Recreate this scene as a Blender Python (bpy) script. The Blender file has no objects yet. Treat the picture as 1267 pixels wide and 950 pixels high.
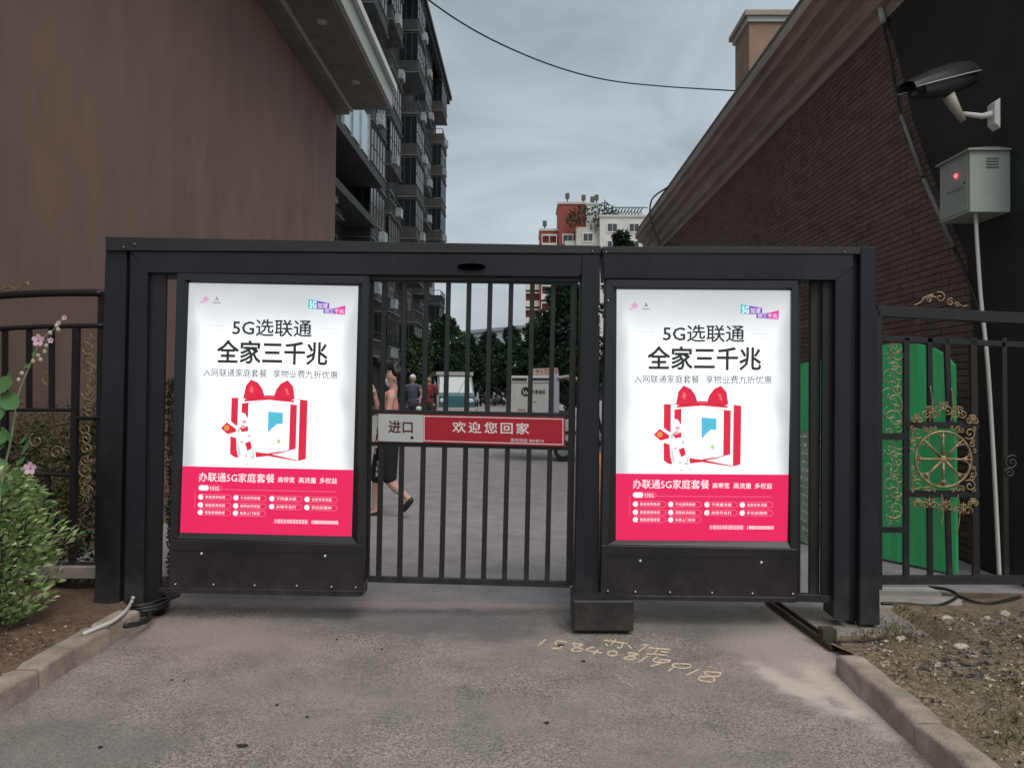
import bpy, bmesh, math, random
from mathutils import Vector, Matrix
random.seed(7)
R = math.radians
sc = bpy.context.scene

# ------------------------------------------------------------------ camera
F, CW, CH = 950.0, 1267.0, 950.0
CAM = Vector((0, 0, 1.4))
VPX, VPY = 650.0, 478.0
rot = Matrix.Rotation(R(1.0), 3, 'Z') @ Matrix.Rotation(R(90 + 1.2), 3, 'X') @ Matrix.Rotation(R(0.5), 3, 'Z')
_l = rot.transposed() @ Vector((0, 1, 0))
SX = ((CW / 2 + F * _l.x / -_l.z) - VPX) / CW      # content moves left by SX*CW
SY = (VPY - (CH / 2 - F * _l.y / -_l.z)) / CW
cam = bpy.data.objects.new('camera', bpy.data.cameras.new('camera'))
sc.collection.objects.link(cam)
cam.matrix_world = Matrix.Translation(CAM) @ rot.to_4x4()
cam.data.sensor_width = 36
cam.data.lens = F / CW * 36
cam.data.shift_x = SX
cam.data.shift_y = SY
cam.data.clip_start = 0.05
cam.data.clip_end = 3000
sc.camera = cam

# ------------------------------------------------------------------ world, sun, exposure
SUN_EL, SUN_AZ = 52, 152     # azimuth clockwise from +Y (the way the road runs)
w = bpy.data.worlds.new("World"); sc.world = w; w.use_nodes = True
nt = w.node_tree; nt.nodes.clear()
def N(t, **k):
    n = nt.nodes.new(t)
    for a, b in k.items(): setattr(n, a, b)
    return n
out = N('ShaderNodeOutputWorld'); bg = N('ShaderNodeBackground')
sky = N('ShaderNodeTexSky', sky_type='NISHITA', sun_disc=False)
sky.sun_elevation = R(SUN_EL); sky.sun_rotation = R(SUN_AZ); sky.air_density = 1.2; sky.dust_density = 3.0
tc = N('ShaderNodeTexCoord'); sep = N('ShaderNodeSeparateXYZ')
nt.links.new(tc.outputs['Generated'], sep.inputs[0])
ramp = N('ShaderNodeValToRGB')       # grey overcast: paler at the horizon, brighter again high above
e = ramp.color_ramp.elements
e[0].position = 0.0; e[0].color = (3.75, 4.1, 4.4, 1)
e[1].position = 1.0; e[1].color = (6.0, 6.5, 6.8, 1)
m1 = ramp.color_ramp.elements.new(0.22); m1.color = (3.0, 3.38, 3.72, 1)
m2 = ramp.color_ramp.elements.new(0.5); m2.color = (2.5, 2.95, 3.2, 1)
nt.links.new(sep.outputs['Z'], ramp.inputs[0])
mp = N('ShaderNodeMapping'); mp.inputs['Scale'].default_value = (1.6, 1.6, 4.0)
nz = N('ShaderNodeTexNoise'); nz.inputs['Scale'].default_value = 1.7; nz.inputs['Detail'].default_value = 5; nz.inputs['Roughness'].default_value = .55
nz.inputs['Distortion'].default_value = .6
nt.links.new(tc.outputs['Generated'], mp.inputs[0]); nt.links.new(mp.outputs[0], nz.inputs[0])
mr = N('ShaderNodeMapRange'); mr.inputs[1].default_value = .3; mr.inputs[2].default_value = .7; mr.inputs[3].default_value = .70; mr.inputs[4].default_value = 1.26
nt.links.new(nz.outputs[0], mr.inputs[0])
mul = N('ShaderNodeMixRGB', blend_type='MULTIPLY'); mul.inputs[0].default_value = 1
nt.links.new(ramp.outputs[0], mul.inputs[1]); nt.links.new(mr.outputs[0], mul.inputs[2])
mixs = N('ShaderNodeMixRGB'); mixs.inputs[0].default_value = .93
nt.links.new(sky.outputs[0], mixs.inputs[1]); nt.links.new(mul.outputs[0], mixs.inputs[2])
nt.links.new(mixs.outputs[0], bg.inputs[0]); bg.inputs[1].default_value = 0.118
nt.links.new(bg.outputs[0], out.inputs[0])
sl = bpy.data.lights.new('sun', 'SUN'); sl.energy = 1.35; sl.angle = R(40); sl.color = (1, .95, .9)
so = bpy.data.objects.new('sun', sl); sc.collection.objects.link(so)
d = Vector((math.sin(R(SUN_AZ)) * math.cos(R(SUN_EL)), math.cos(R(SUN_AZ)) * math.cos(R(SUN_EL)), math.sin(R(SUN_EL))))
so.rotation_euler = d.to_track_quat('Z', 'Y').to_euler(); so.location = (5, -5, 20)
sc.view_settings.view_transform = 'Standard'; sc.view_settings.look = 'None'
sc.view_settings.exposure = 0.45; sc.view_settings.gamma = 1

# ------------------------------------------------------------------ where a point seen at (u, v) of the photograph stands
def ray(u, v):
    return rot @ Vector(((u - CW / 2) / F + SX * CW / F, (CH / 2 - v) / F + SY * CW / F, -1))
def P(u, v, Y):
    r = ray(u, v); return CAM + r * ((Y - CAM.y) / r.y)
def G(u, v, z=0.0):
    r = ray(u, v); return CAM + r * ((z - CAM.z) / r.z)
def PX(u, v, X):
    r = ray(u, v); return CAM + r * ((X - CAM.x) / r.x)
def PP(u, v, pt, n):
    r = ray(u, v); return CAM + r * ((Vector(pt) - CAM).dot(n) / r.dot(n))

# ------------------------------------------------------------------ materials
MATS = {}
def mat(name, col, rough=.6, metal=0, var=.0, vscale=8, bump=0, bscale=60, emit=None, estr=1, col2=None, spec=.5, stretch=None, detail=5, trans=0, alpha=1):
    if name in MATS: return MATS[name]
    m = bpy.data.materials.new(name); m.use_nodes = True; t = m.node_tree; b = t.nodes['Principled BSDF']
    b.inputs['Base Color'].default_value = (*col, 1); b.inputs['Roughness'].default_value = rough; b.inputs['Metallic'].default_value = metal
    b.inputs['Specular IOR Level'].default_value = spec
    if trans: b.inputs['Transmission Weight'].default_value = trans
    if alpha < 1: b.inputs['Alpha'].default_value = alpha
    co = t.nodes.new('ShaderNodeTexCoord'); geo = t.nodes.new('ShaderNodeNewGeometry'); mpn = t.nodes.new('ShaderNodeMapping')
    if stretch: mpn.inputs['Scale'].default_value = stretch
    t.links.new(geo.outputs['Position'], mpn.inputs[0])
    if var or col2:
        n = t.nodes.new('ShaderNodeTexNoise'); n.inputs['Scale'].default_value = vscale; n.inputs['Detail'].default_value = detail; n.inputs['Roughness'].default_value = .6
        t.links.new(mpn.outputs[0], n.inputs[0])
        rp = t.nodes.new('ShaderNodeValToRGB'); rp.color_ramp.elements[0].position = .32; rp.color_ramp.elements[1].position = .68
        c2 = col2 or tuple(min(1, c * (1 + var)) for c in col); c1 = col if col2 else tuple(c * (1 - var) for c in col)
        rp.color_ramp.elements[0].color = (*c1, 1); rp.color_ramp.elements[1].color = (*c2, 1)
        t.links.new(n.outputs[0], rp.inputs[0]); t.links.new(rp.outputs[0], b.inputs['Base Color'])
        r2 = t.nodes.new('ShaderNodeMapRange'); r2.inputs[3].default_value = max(.05, rough - .12); r2.inputs[4].default_value = min(1, rough + .12)
        t.links.new(n.outputs[0], r2.inputs[0]); t.links.new(r2.outputs[0], b.inputs['Roughness'])
    if bump:
        n = t.nodes.new('ShaderNodeTexNoise'); n.inputs['Scale'].default_value = bscale; n.inputs['Detail'].default_value = 4
        t.links.new(mpn.outputs[0], n.inputs[0])
        bp = t.nodes.new('ShaderNodeBump'); bp.inputs['Strength'].default_value = bump; bp.inputs['Distance'].default_value = .01
        t.links.new(n.outputs[0], bp.inputs['Height']); t.links.new(bp.outputs[0], b.inputs['Normal'])
    if emit:
        b.inputs['Emission Color'].default_value = (*emit, 1); b.inputs['Emission Strength'].default_value = estr
    MATS[name] = m
    return m

M_frame = mat('charcoal_powder_coat', (.0125, .0135, .0175), .42, .0, var=.40, vscale=3, bump=.05, bscale=300, stretch=(1,1,.35), detail=9, spec=.32)
M_framed = mat('charcoal_recess', (.007, .0075, .010), .5, var=.15)
M_cap = mat('charcoal_cap_trim', (.015, .0155, .018), .5, var=.2, vscale=9)
M_black = mat('black_metal', (.006, .006, .007), .5, var=.3, vscale=20)
M_box = mat('light_box_metal', (.016, .0120, .0165), .4, var=.35, vscale=2.5, detail=9, bump=.05, bscale=200)
M_boxf = mat('light_box_frame', (.016, .016, .020), .4, var=.15, vscale=6)
M_inner = mat('black_inner_bezel', (.008, .008, .010), .4)
M_screw = mat('bright_screw', (.55, .55, .55), .3, .9)
M_bar = mat('gate_bar_paint', (.008, .0085, .009), .5, var=.25, vscale=14)
M_gold = mat('weathered_gilt', (.30, .21, .11), .45, .3, var=.45, vscale=30)
M_gold2 = mat('dull_bronze_scroll', (.24, .19, .10), .5, .3, var=.6, vscale=40)
M_white = mat('white_paint', (.62, .62, .60), .5, var=.08)
M_rubber = mat('black_rubber', (.012, .012, .012), .5)

def dusty(m, h, col, amt):        # splash dirt and dust, thickest at the foot, in patches
    t = m.node_tree; b = t.nodes['Principled BSDF']; g = t.nodes.new('ShaderNodeNewGeometry'); sp = t.nodes.new('ShaderNodeSeparateXYZ'); n = t.nodes.new('ShaderNodeTexNoise'); n.inputs['Scale'].default_value = 9; n.inputs['Detail'].default_value = 9; n.inputs['Roughness'].default_value = .7
    n2 = t.nodes.new('ShaderNodeTexNoise'); n2.inputs['Scale'].default_value = 2.2; n2.inputs['Detail'].default_value = 8; n2.inputs['Roughness'].default_value = .75
    L = t.links.new; L(g.outputs['Position'], sp.inputs[0]); L(g.outputs['Position'], n.inputs[0]); L(g.outputs['Position'], n2.inputs[0])
    a = t.nodes.new('ShaderNodeMapRange'); L(sp.outputs[2], a.inputs[0]); a.inputs[1].default_value = 0; a.inputs[2].default_value = h; a.inputs[3].default_value = .45; a.inputs[4].default_value = 0
    c = t.nodes.new('ShaderNodeMath'); c.operation = 'ADD'; L(a.outputs[0], c.inputs[0]); L(n.outputs[0], c.inputs[1])
    d_ = t.nodes.new('ShaderNodeMapRange'); L(c.outputs[0], d_.inputs[0]); d_.inputs[1].default_value = .58; d_.inputs[2].default_value = .98; d_.inputs[3].default_value = 0; d_.inputs[4].default_value = amt
    e_ = t.nodes.new('ShaderNodeMapRange'); L(n2.outputs[0], e_.inputs[0]); e_.inputs[1].default_value = .56; e_.inputs[2].default_value = .8; e_.inputs[3].default_value = 0; e_.inputs[4].default_value = .035
    f = t.nodes.new('ShaderNodeMath'); f.operation = 'MAXIMUM'; L(d_.outputs[0], f.inputs[0]); L(e_.outputs[0], f.inputs[1])
    k = t.nodes.new('ShaderNodeMixRGB'); old = b.inputs['Base Color'].links[0].from_socket; L(f.outputs[0], k.inputs[0]); L(old, k.inputs[1]); k.inputs[2].default_value = (*col, 1); L(k.outputs[0], b.inputs['Base Color'])
for m_, h_, a_ in ((M_frame, .45, .26), (M_box, .40, .20), (M_black, .35, .30), (M_bar, .4, .3), (M_boxf, .4, .2), (M_cap, .4, .2)): dusty(m_, h_, (.13, .11, .095), a_)
def emat(name, col, s=1.0, edge=False):
    m = bpy.data.materials.new(name); m.use_nodes = True; t = m.node_tree; b = t.nodes['Principled BSDF']
    b.inputs['Base Color'].default_value = (*[c * .25 for c in col], 1); b.inputs['Roughness'].default_value = .5; b.inputs['Specular IOR Level'].default_value = .2
    b.inputs['Emission Color'].default_value = (*col, 1); s *= .76; b.inputs['Emission Strength'].default_value = s
    if edge:   # backlight falloff painted into the emission: film dimmer towards the rim
        uv = t.nodes.new('ShaderNodeUVMap'); sp = t.nodes.new('ShaderNodeSeparateXYZ'); t.links.new(uv.outputs[0], sp.inputs[0])
        n = t.nodes.new('ShaderNodeTexNoise'); n.inputs['Scale'].default_value = 5; n.inputs['Detail'].default_value = 1; t.links.new(uv.outputs[0], n.inputs[0])
        def math_(op, a, b_=None):
            k = t.nodes.new('ShaderNodeMath'); k.operation = op
            for i, x in enumerate((a, b_)):
                if x is None: continue
                if isinstance(x, (int, float)): k.inputs[i].default_value = x
                else: t.links.new(x, k.inputs[i])
            return k.outputs[0]
        ax = math_('ABSOLUTE', math_('SUBTRACT', sp.outputs[0], .5)); top = math_('MULTIPLY', sp.outputs[1], .5)
        mx = math_('MAXIMUM', math_('ADD', ax, math_('MULTIPLY', math_('SUBTRACT', n.outputs[0], .5), .10)), math_('ADD', top, math_('MULTIPLY', math_('SUBTRACT', n.outputs[0], .5), .05)))
        r = t.nodes.new('ShaderNodeMapRange'); r.interpolation_type = 'SMOOTHSTEP'; r.inputs[1].default_value = .36; r.inputs[2].default_value = .50; r.inputs[3].default_value = s; r.inputs[4].default_value = s * .46
        t.links.new(mx, r.inputs[0]); t.links.new(r.outputs[0], b.inputs['Emission Strength'])
    return m
E_white = emat('backlit_white_film', (.93, .97, 1.0), 1.0, True)
E_paper = emat('backlit_bright_print', (1, 1, 1), 1.0)
E_red = emat('backlit_crimson_print', (.80, .022, .115), .85)
E_bow = emat('backlit_red_print', (.72, .026, .065), .85)
E_pink = emat('backlit_pink_print', (.95, .42, .48), .8)
E_text = emat('backlit_white_letters', (1, .93, .95), .95)
E_ink = mat('dark_grey_ink', (.03, .03, .032), .6)
E_inkl = mat('grey_ink', (.03, .03, .033), .6)
E_cyan = emat('backlit_cyan_print', (.10, .55, .62), .8)
E_blue = emat('backlit_blue_print', (.10, .50, .75), .85)
E_viol = emat('backlit_violet_print', (.22, .10, .50), .8)
E_mag = emat('backlit_magenta_print', (.75, .07, .40), .8)
E_grn = emat('backlit_green_print', (.45, .75, .30), .8)
E_yel = emat('backlit_orange_print', (.85, .30, .08), .8)
E_faint = emat('backlit_pale_pink_line', (.93, .28, .36), .8)
E_crease = emat('backlit_dark_red_crease', (.30, .03, .06), .7)
E_soft = emat('backlit_soft_red', (.86, .13, .17), .85)
E_rose = emat('backlit_pale_rose', (.95, .84, .86), .95)
E_grey = emat('backlit_pale_grey_line', (.66, .70, .72), .8)

# ------------------------------------------------------------------ builders
def tag(o, label=None, cat=None, group=None, kind=None):
    if label: o['label'] = label
    if cat: o['category'] = cat
    if group: o['group'] = group
    if kind: o['kind'] = kind
    return o
def thing(name, loc, label, cat, group=None):
    o = bpy.data.objects.new(name, None); sc.collection.objects.link(o); o.location = loc; o.empty_display_size = .2
    return tag(o, label, cat, group)
def wloc(o):
    v = Vector((0, 0, 0))
    while o is not None: v = v + o.location; o = o.parent
    return v
def link(name, me, parent=None, loc=(0, 0, 0)):
    o = bpy.data.objects.new(name, me); sc.collection.objects.link(o); o.parent = parent; o.location = loc
    return o
class MB:
    def __init__(s): s.v = []; s.f = []; s.uv = None
    def add(s, vs, fs):
        n = len(s.v); s.v += [Vector(p) for p in vs]; s.f += [tuple(i + n for i in f) for f in fs]; return s
    def box(s, a, b):
        x0, y0, z0 = a; x1, y1, z1 = b
        return s.add([(x0,y0,z0),(x1,y0,z0),(x1,y1,z0),(x0,y1,z0),(x0,y0,z1),(x1,y0,z1),(x1,y1,z1),(x0,y1,z1)],
                     [(0,3,2,1),(4,5,6,7),(0,1,5,4),(1,2,6,5),(2,3,7,6),(3,0,4,7)])
    def prism(s, pts, off, ch=0):          # polygon pts (world) + thickness vector; ch = chamfer of the front rim
        off = Vector(off); n = len(pts); pts = [Vector(p) for p in pts]
        if ch:
            c = sum(pts, Vector()) / n
            def inset(p, i):
                a = (pts[i - 1] - p).normalized(); b = (pts[(i + 1) % n] - p).normalized()
                return p + (a + b) * ch
            fr = [inset(p, i) for i, p in enumerate(pts)]; o = off.normalized() * ch
            vs = fr + [p + o for p in pts] + [p + off for p in pts]; rings = 3
        else: vs = pts + [p + off for p in pts]; rings = 2
        fs = [tuple(range(n)), tuple(reversed([(rings - 1) * n + i for i in range(n)]))]
        for k in range(rings - 1):
            for i in range(n):
                j = (i + 1) % n; fs.append((k*n+j, k*n+i, (k+1)*n+i, (k+1)*n+j))
        return s.add(vs, fs)
    def px(s, uv, Y, dep, ch=.003):        # outline seen at pixels uv, standing in the plane y=Y, dep thick
        return s.prism([P(u, v, Y) for u, v in uv], (0, dep, 0), ch)
    def rpx(s, x0, y0, x1, y1, Y, dep, ch=.003):
        return s.px([(x0,y0),(x0,y1),(x1,y1),(x1,y0)], Y, dep, ch)
    def tube(s, pts, r, n=8, closed=False, caps=True):
        pts = [Vector(p) for p in pts]; m = len(pts); rs = r if isinstance(r, (list, tuple)) else [r] * m
        vs = []; fs = []; up = None
        for i, p in enumerate(pts):
            a = pts[(i + 1) % m] if (i < m - 1 or closed) else p; b = pts[i - 1] if (i > 0 or closed) else p
            t = (a - b)
            t = t.normalized() if t.length > 1e-9 else Vector((0, 0, 1))
            if up is None:
                up = Vector((0, 0, 1)) if abs(t.z) < .9 else Vector((1, 0, 0))
            up = (up - t * up.dot(t))
            up = up.normalized() if up.length > 1e-6 else t.orthogonal().normalized()
            q = t.cross(up)
            for k in range(n):
                an = 2 * math.pi * k / n + math.pi / n
                vs.append(p + (up * math.cos(an) + q * math.sin(an)) * rs[i])
        for i in range(m if closed else m - 1):
            j = (i + 1) % m
            for k in range(n):
                l = (k + 1) % n; fs.append((i*n+k, i*n+l, j*n+l, j*n+k))
        if caps and not closed: fs += [tuple(range(n)), tuple(reversed(range((m-1)*n, m*n)))]
        return s.add(vs, fs)
    def sphere(s, c, r, nu=10, nv=7):
        c = Vector(c); rx, ry, rz = r if isinstance(r, (tuple, list)) else (r, r, r)
        vs = [c + Vector((0, 0, rz))]; fs = []
        for i in range(1, nv):
            th = math.pi * i / nv
            for k in range(nu):
                ph = 2 * math.pi * k / nu; vs.append(c + Vector((rx*math.sin(th)*math.cos(ph), ry*math.sin(th)*math.sin(ph), rz*math.cos(th))))
        vs.append(c - Vector((0, 0, rz)))
        for k in range(nu):
            l = (k + 1) % nu; fs.append((0, 1 + k, 1 + l)); b = 1 + (nv - 2) * nu; fs.append((b + l, b + k, len(vs) - 1))
            for i in range(nv - 2): a = 1 + i * nu; fs.append((a+k, a+nu+k, a+nu+l, a+l))
        return s.add(vs, fs)
    def mesh(s, name, m, smooth=False, org=Vector((0,0,0)), flip=True):
        me = bpy.data.meshes.new(name); me.from_pydata([tuple(p - org) for p in s.v], [], s.f)
        if m: me.materials.append(m)
        bm = bmesh.new(); bm.from_mesh(me)
        if flip: bmesh.ops.recalc_face_normals(bm, faces=bm.faces)
        bm.to_mesh(me); bm.free()
        if smooth:
            for p in me.polygons: p.use_smooth = True
            if smooth == 'auto':
                me.set_sharp_from_angle(angle=R(40))
        return me
    def build(s, name, m, parent=None, smooth=False, kind=None, flip=True):
        org = wloc(parent) if parent else Vector((0, 0, 0))
        o = link(name, s.mesh(name, m, smooth, org, flip), parent)
        if kind: o['kind'] = kind
        return o
def top(mb, name, m, label, cat, group=None, smooth=False, kind=None):
    """a thing that is one mesh, its origin at its base"""
    xs = [p.x for p in mb.v]; ys = [p.y for p in mb.v]; z = min(p.z for p in mb.v)
    org = Vector(((min(xs)+max(xs))/2, (min(ys)+max(ys))/2, z))
    o = link(name, mb.mesh(name, m, smooth, org)); o.location = org
    return tag(o, label, cat, group, kind)
def struct(mb, name, m, smooth=False, flip=True): return tag(mb.build(name, m, None, smooth, flip=flip), kind='structure')

# ------------------------------------------------------------------ ground, road, soil
def ground_mat(name, base, alt, speck, sscale, sp_amt, bump, stains_glow=()):
    m = bpy.data.materials.new(name); m.use_nodes = True; t = m.node_tree; b = t.nodes['Principled BSDF']; L = t.links.new
    g = t.nodes.new('ShaderNodeNewGeometry')
    def noise(s, dt=5, ro=.6):
        n = t.nodes.new('ShaderNodeTexNoise'); n.inputs['Scale'].default_value = s; n.inputs['Detail'].default_value = dt; n.inputs['Roughness'].default_value = ro; L(g.outputs['Position'], n.inputs[0]); return n.outputs[0]
    def rampc(src, p0, c0, p1, c1):
        r = t.nodes.new('ShaderNodeValToRGB'); r.color_ramp.elements[0].position = p0; r.color_ramp.elements[1].position = p1
        r.color_ramp.elements[0].color = (*c0, 1); r.color_ramp.elements[1].color = (*c1, 1); L(src, r.inputs[0]); return r.outputs[0]
    def mix(f, a, c, mode='MIX'):
        k = t.nodes.new('ShaderNodeMixRGB'); k.blend_type = mode
        if isinstance(f, float): k.inputs[0].default_value = f
        else: L(f, k.inputs[0])
        for i, x in ((1, a), (2, c)):
            if isinstance(x, tuple): k.inputs[i].default_value = (*x, 1)
            else: L(x, k.inputs[i])
        return k.outputs[0]
    c = rampc(noise(.9, 4), .35, base, .65, alt)
    c = mix(.55, c, rampc(noise(3.3, 6), .3, tuple(x*.72 for x in base), .7, tuple(x*1.25 for x in alt)))
    v = t.nodes.new('ShaderNodeTexVoronoi'); v.inputs['Scale'].default_value = sscale; L(g.outputs['Position'], v.inputs[0])
    cm = t.nodes.new('ShaderNodeSeparateColor'); L(v.outputs['Color'], cm.inputs[0])
    patch = rampc(noise(1.3, 3), .38, (sp_amt*.35,)*3, .62, (sp_amt,)*3)
    grain = rampc(cm.outputs[0], .15, (.35,)*3, .95, speck)
    c = mix(patch, c, mix(1.0, c, grain, 'MULTIPLY'))
    for (p_, r_, ang, col_, amt) in stains_glow:
        mp_ = t.nodes.new('ShaderNodeMapping'); mp_.vector_type = 'TEXTURE'; mp_.inputs['Location'].default_value = (p_[0], p_[1], 0); mp_.inputs['Rotation'].default_value = (0, 0, ang); mp_.inputs['Scale'].default_value = (r_[0], r_[1], 50)
        L(g.outputs['Position'], mp_.inputs[0]); ln = t.nodes.new('ShaderNodeVectorMath'); ln.operation = 'LENGTH'; L(mp_.outputs[0], ln.inputs[0])
        wv = t.nodes.new('ShaderNodeMath'); wv.operation = 'MULTIPLY_ADD'; L(noise(4.5, 7, .7), wv.inputs[0]); wv.inputs[1].default_value = 1.8; L(ln.outputs['Value'], wv.inputs[2])
        k2 = t.nodes.new('ShaderNodeMapRange'); k2.interpolation_type = 'SMOOTHSTEP'; L(wv.outputs[0], k2.inputs[0]); k2.inputs[1].default_value = 1.35; k2.inputs[2].default_value = 2.1; k2.inputs[3].default_value = amt; k2.inputs[4].default_value = 0
        c = mix(k2.outputs[0], c, mix(.75, c, col_))
    L(c, b.inputs['Base Color']); b.inputs['Roughness'].default_value = .85; b.inputs['Specular IOR Level'].default_value = .3
    bp = t.nodes.new('ShaderNodeBump'); bp.inputs['Strength'].default_value = bump; bp.inputs['Distance'].default_value = .006
    ad = t.nodes.new('ShaderNodeMath'); ad.operation = 'SUBTRACT'; L(noise(90, 3), ad.inputs[0]); L(v.outputs['Distance'], ad.inputs[1])
    L(ad.outputs[0], bp.inputs['Height']); L(bp.outputs[0], b.inputs['Normal'])
    return m
_s = lambda u, v: (lambda q: (q.x, q.y))(G(u, v))
ST_GLOW = [(_s(1010, 825), (.36, .80), R(8), (.42, .37, .33), .8), (_s(1075, 870), (.16, .6), R(12), (.56, .49, .43), .9), (_s(985, 850), (.08, .35), R(20), (.60, .54, .48), .8), (_s(930, 800), (.22, .3), 0, (.35, .31, .27), .6),
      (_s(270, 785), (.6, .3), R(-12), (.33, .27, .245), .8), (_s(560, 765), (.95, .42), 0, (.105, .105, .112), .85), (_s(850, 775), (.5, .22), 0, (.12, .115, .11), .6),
      (_s(430, 745), (2.2, .14), 0, (.46, .36, .35), .8), (_s(80, 925), (.5, .35), 0, (.13, .135, .12), .6)]  # first entry here: pink glow under the gate painted into the road colour
M_road = ground_mat('worn_asphalt', (.195, .185, .165), (.265, .226, .206), (1.85, 1.8, 1.75), 160, .72, .5, ST_GLOW)
M_lane = ground_mat('smooth_concrete_lane', (.27, .25, .262), (.30, .275, .285), (1.25, 1.2, 1.2), 60, .25, .15)
M_dust = ground_mat('dusty_mortar_residue', (.33, .28, .25), (.40, .35, .31), (1.4, 1.35, 1.3), 90, .4, .4)
M_patch = ground_mat('dark_tar_patch', (.115, .115, .12), (.14, .135, .135), (1.4, 1.4, 1.4), 100, .4, .3)
M_soil = ground_mat('dry_brown_soil', (.115, .092, .064), (.180, .145, .103), (2.0, 1.85, 1.55), 60, .8, 1.0)
M_soil2 = ground_mat('damp_brown_soil', (.11, .08, .06), (.17, .115, .085), (1.8, 1.5, 1.3), 70, .7, 1.0)
M_kerb = mat('cast_concrete_kerb', (.20, .165, .135), .9, var=.3, vscale=7, bump=.7, bscale=90, col2=(.40, .33, .28))
M_conc = mat('grey_concrete', (.30, .27, .24), .9, var=.25, vscale=6, bump=.4, bscale=90)

g = MB(); g.add([(-1500,-60,-.012),(1500,-60,-.012),(1500,2500,-.012),(-1500,2500,-.012)], [(0,1,2,3)])
struct(g, 'ground', M_conc)
def grid(x0, x1, y0, y1, nx, ny, zf):
    vs = [(x0+(x1-x0)*i/nx, y0+(y1-y0)*j/ny, zf(x0+(x1-x0)*i/nx, y0+(y1-y0)*j/ny)) for j in range(ny+1) for i in range(nx+1)]
    fs = [(j*(nx+1)+i, j*(nx+1)+i+1, (j+1)*(nx+1)+i+1, (j+1)*(nx+1)+i) for j in range(ny) for i in range(nx)]
    return MB().add(vs, fs)
from mathutils import noise as mn
struct(grid(-5, 5, -8, 5.0, 40, 60, lambda x, y: .0012*mn.noise(Vector((x*1.4, y*1.4, 0)))-.001), 'road', M_road, True)
g = MB(); g.add([(-6.5,5.0,-.001),(6.5,5.0,-.001),(6.5,92,-.001),(-6.5,92,-.001)], [(0,1,2,3)])
struct(g, 'lane_beyond_gate', M_lane)
def blob(uvs, z, name, m, rag=.25):
    pts = [G(u, v, z) for u, v in uvs]; outp = []
    n = len(pts)
    for i in range(n):
        a, b = pts[i], pts[(i+1) % n]
        for k in range(7):
            p = a.lerp(b, k/7); L_ = (b-a).length*.10
            outp.append(p + Vector((mn.noise(p*5.3)*L_*rag*4, mn.noise(p*5.3+Vector((9,3,1)))*L_*rag*4, 0)))
    s = MB().add(outp, [tuple(range(len(outp)))]); return struct(s, name, m)
def soilz(base, amp, edge):
    def f(x, y):
        n = mn.noise(Vector((x*2.1, y*2.1, 3)))*amp + mn.noise(Vector((x*7, y*7, 1)))*amp*.45 + mn.noise(Vector((x*19, y*19, 5)))*amp*.2
        t = min(1, max(0, abs(x-edge)/.12)); return base*1.0 + n*(.15+.85*t)
    return f
struct(grid(-7, -2.325, -2, 5.2, 110, 150, soilz(.085, .03, -2.325)), 'soil_bed_left', M_soil2, True)
def rz(x, y):
    b = soilz(.075, .04, 1.66)(x, y)
    if y > 3.9: b *= max(0, 1-(y-3.9)/.55) if x < 2.35 else 1
    if y > 4.4: b = min(b, max(.006, b*(1-(y-4.4)/.9)))
    return b-.004
struct(grid(1.655, 6, -2, 5.4, 110, 150, rz), 'soil_bank_right', M_soil, True)

def kerb(name, x0, x1, y0, y1, label, group):
    s = MB(); n = 7; h = .105; prof = []
    ins = .022
    for (cx, cz, a0) in ((x0+ins, h-ins, 180), (x1-ins, h-ins, 90)):
        for k in range(5): a = R(a0-k*22.5); prof.append((cx+ins*math.cos(a), cz+ins*math.sin(a)))
    prof = [(x0-.006, -.01)] + prof + [(x1, -.01)]
    m_ = len(prof); ny = 12; vs = []
    for j in range(ny+1):
        t = j/ny; y = y0+(y1-y0)*t; e_ = .012 if j in (0, ny) else 0
        for (x, z) in prof:
            q = Vector((x, y, z)); dz = mn.noise(q*6)*.006+mn.noise(q*25)*.003
            cx = (x0+x1)/2
            vs.append((cx+(x-cx)*(1-e_*5)+dz, y, (z-e_ if z > 0 else z)+dz*(z > 0)))
    fs = []
    for j in range(ny):
        for i in range(m_-1): a = j*m_+i; fs.append((a, a+1, a+m_+1, a+m_))
    fs += [tuple(range(m_)), tuple(range(ny*m_, (ny+1)*m_))]
    s.add(vs, fs); return top(s, name, M_kerb, label, 'kerb stone', group, smooth='auto')
GL, GR = 'kerb stones along the left bed', 'kerb stones along the right bank'
kerb('kerb_stone', -2.33, -2.2, 4.10, 4.40, 'short pinkish concrete kerb stone at the end beside the coiled cable', GL)
kerb('kerb_stone', -2.33, -2.2, 3.50, 4.09, 'pale concrete kerb stone between two joints on the left, with dry leaves beside', GL)
kerb('kerb_stone', -2.335, -2.2, 2.55, 3.485, 'pale kerb stone cut off by the lower left edge of the view', GL)
kerb('kerb_stone', -2.33, -2.2, 1.5, 2.535, 'kerb stone nearest the viewer on the left bed', GL)
kerb('kerb_stone', 1.54, 1.665, 3.08, 3.84, 'chipped kerb stone on the right whose far end faces the steel rail', GR)
kerb('kerb_stone', 1.535, 1.66, 2.1, 3.065, 'greyer kerb stone running out at the lower right edge', GR)

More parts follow.
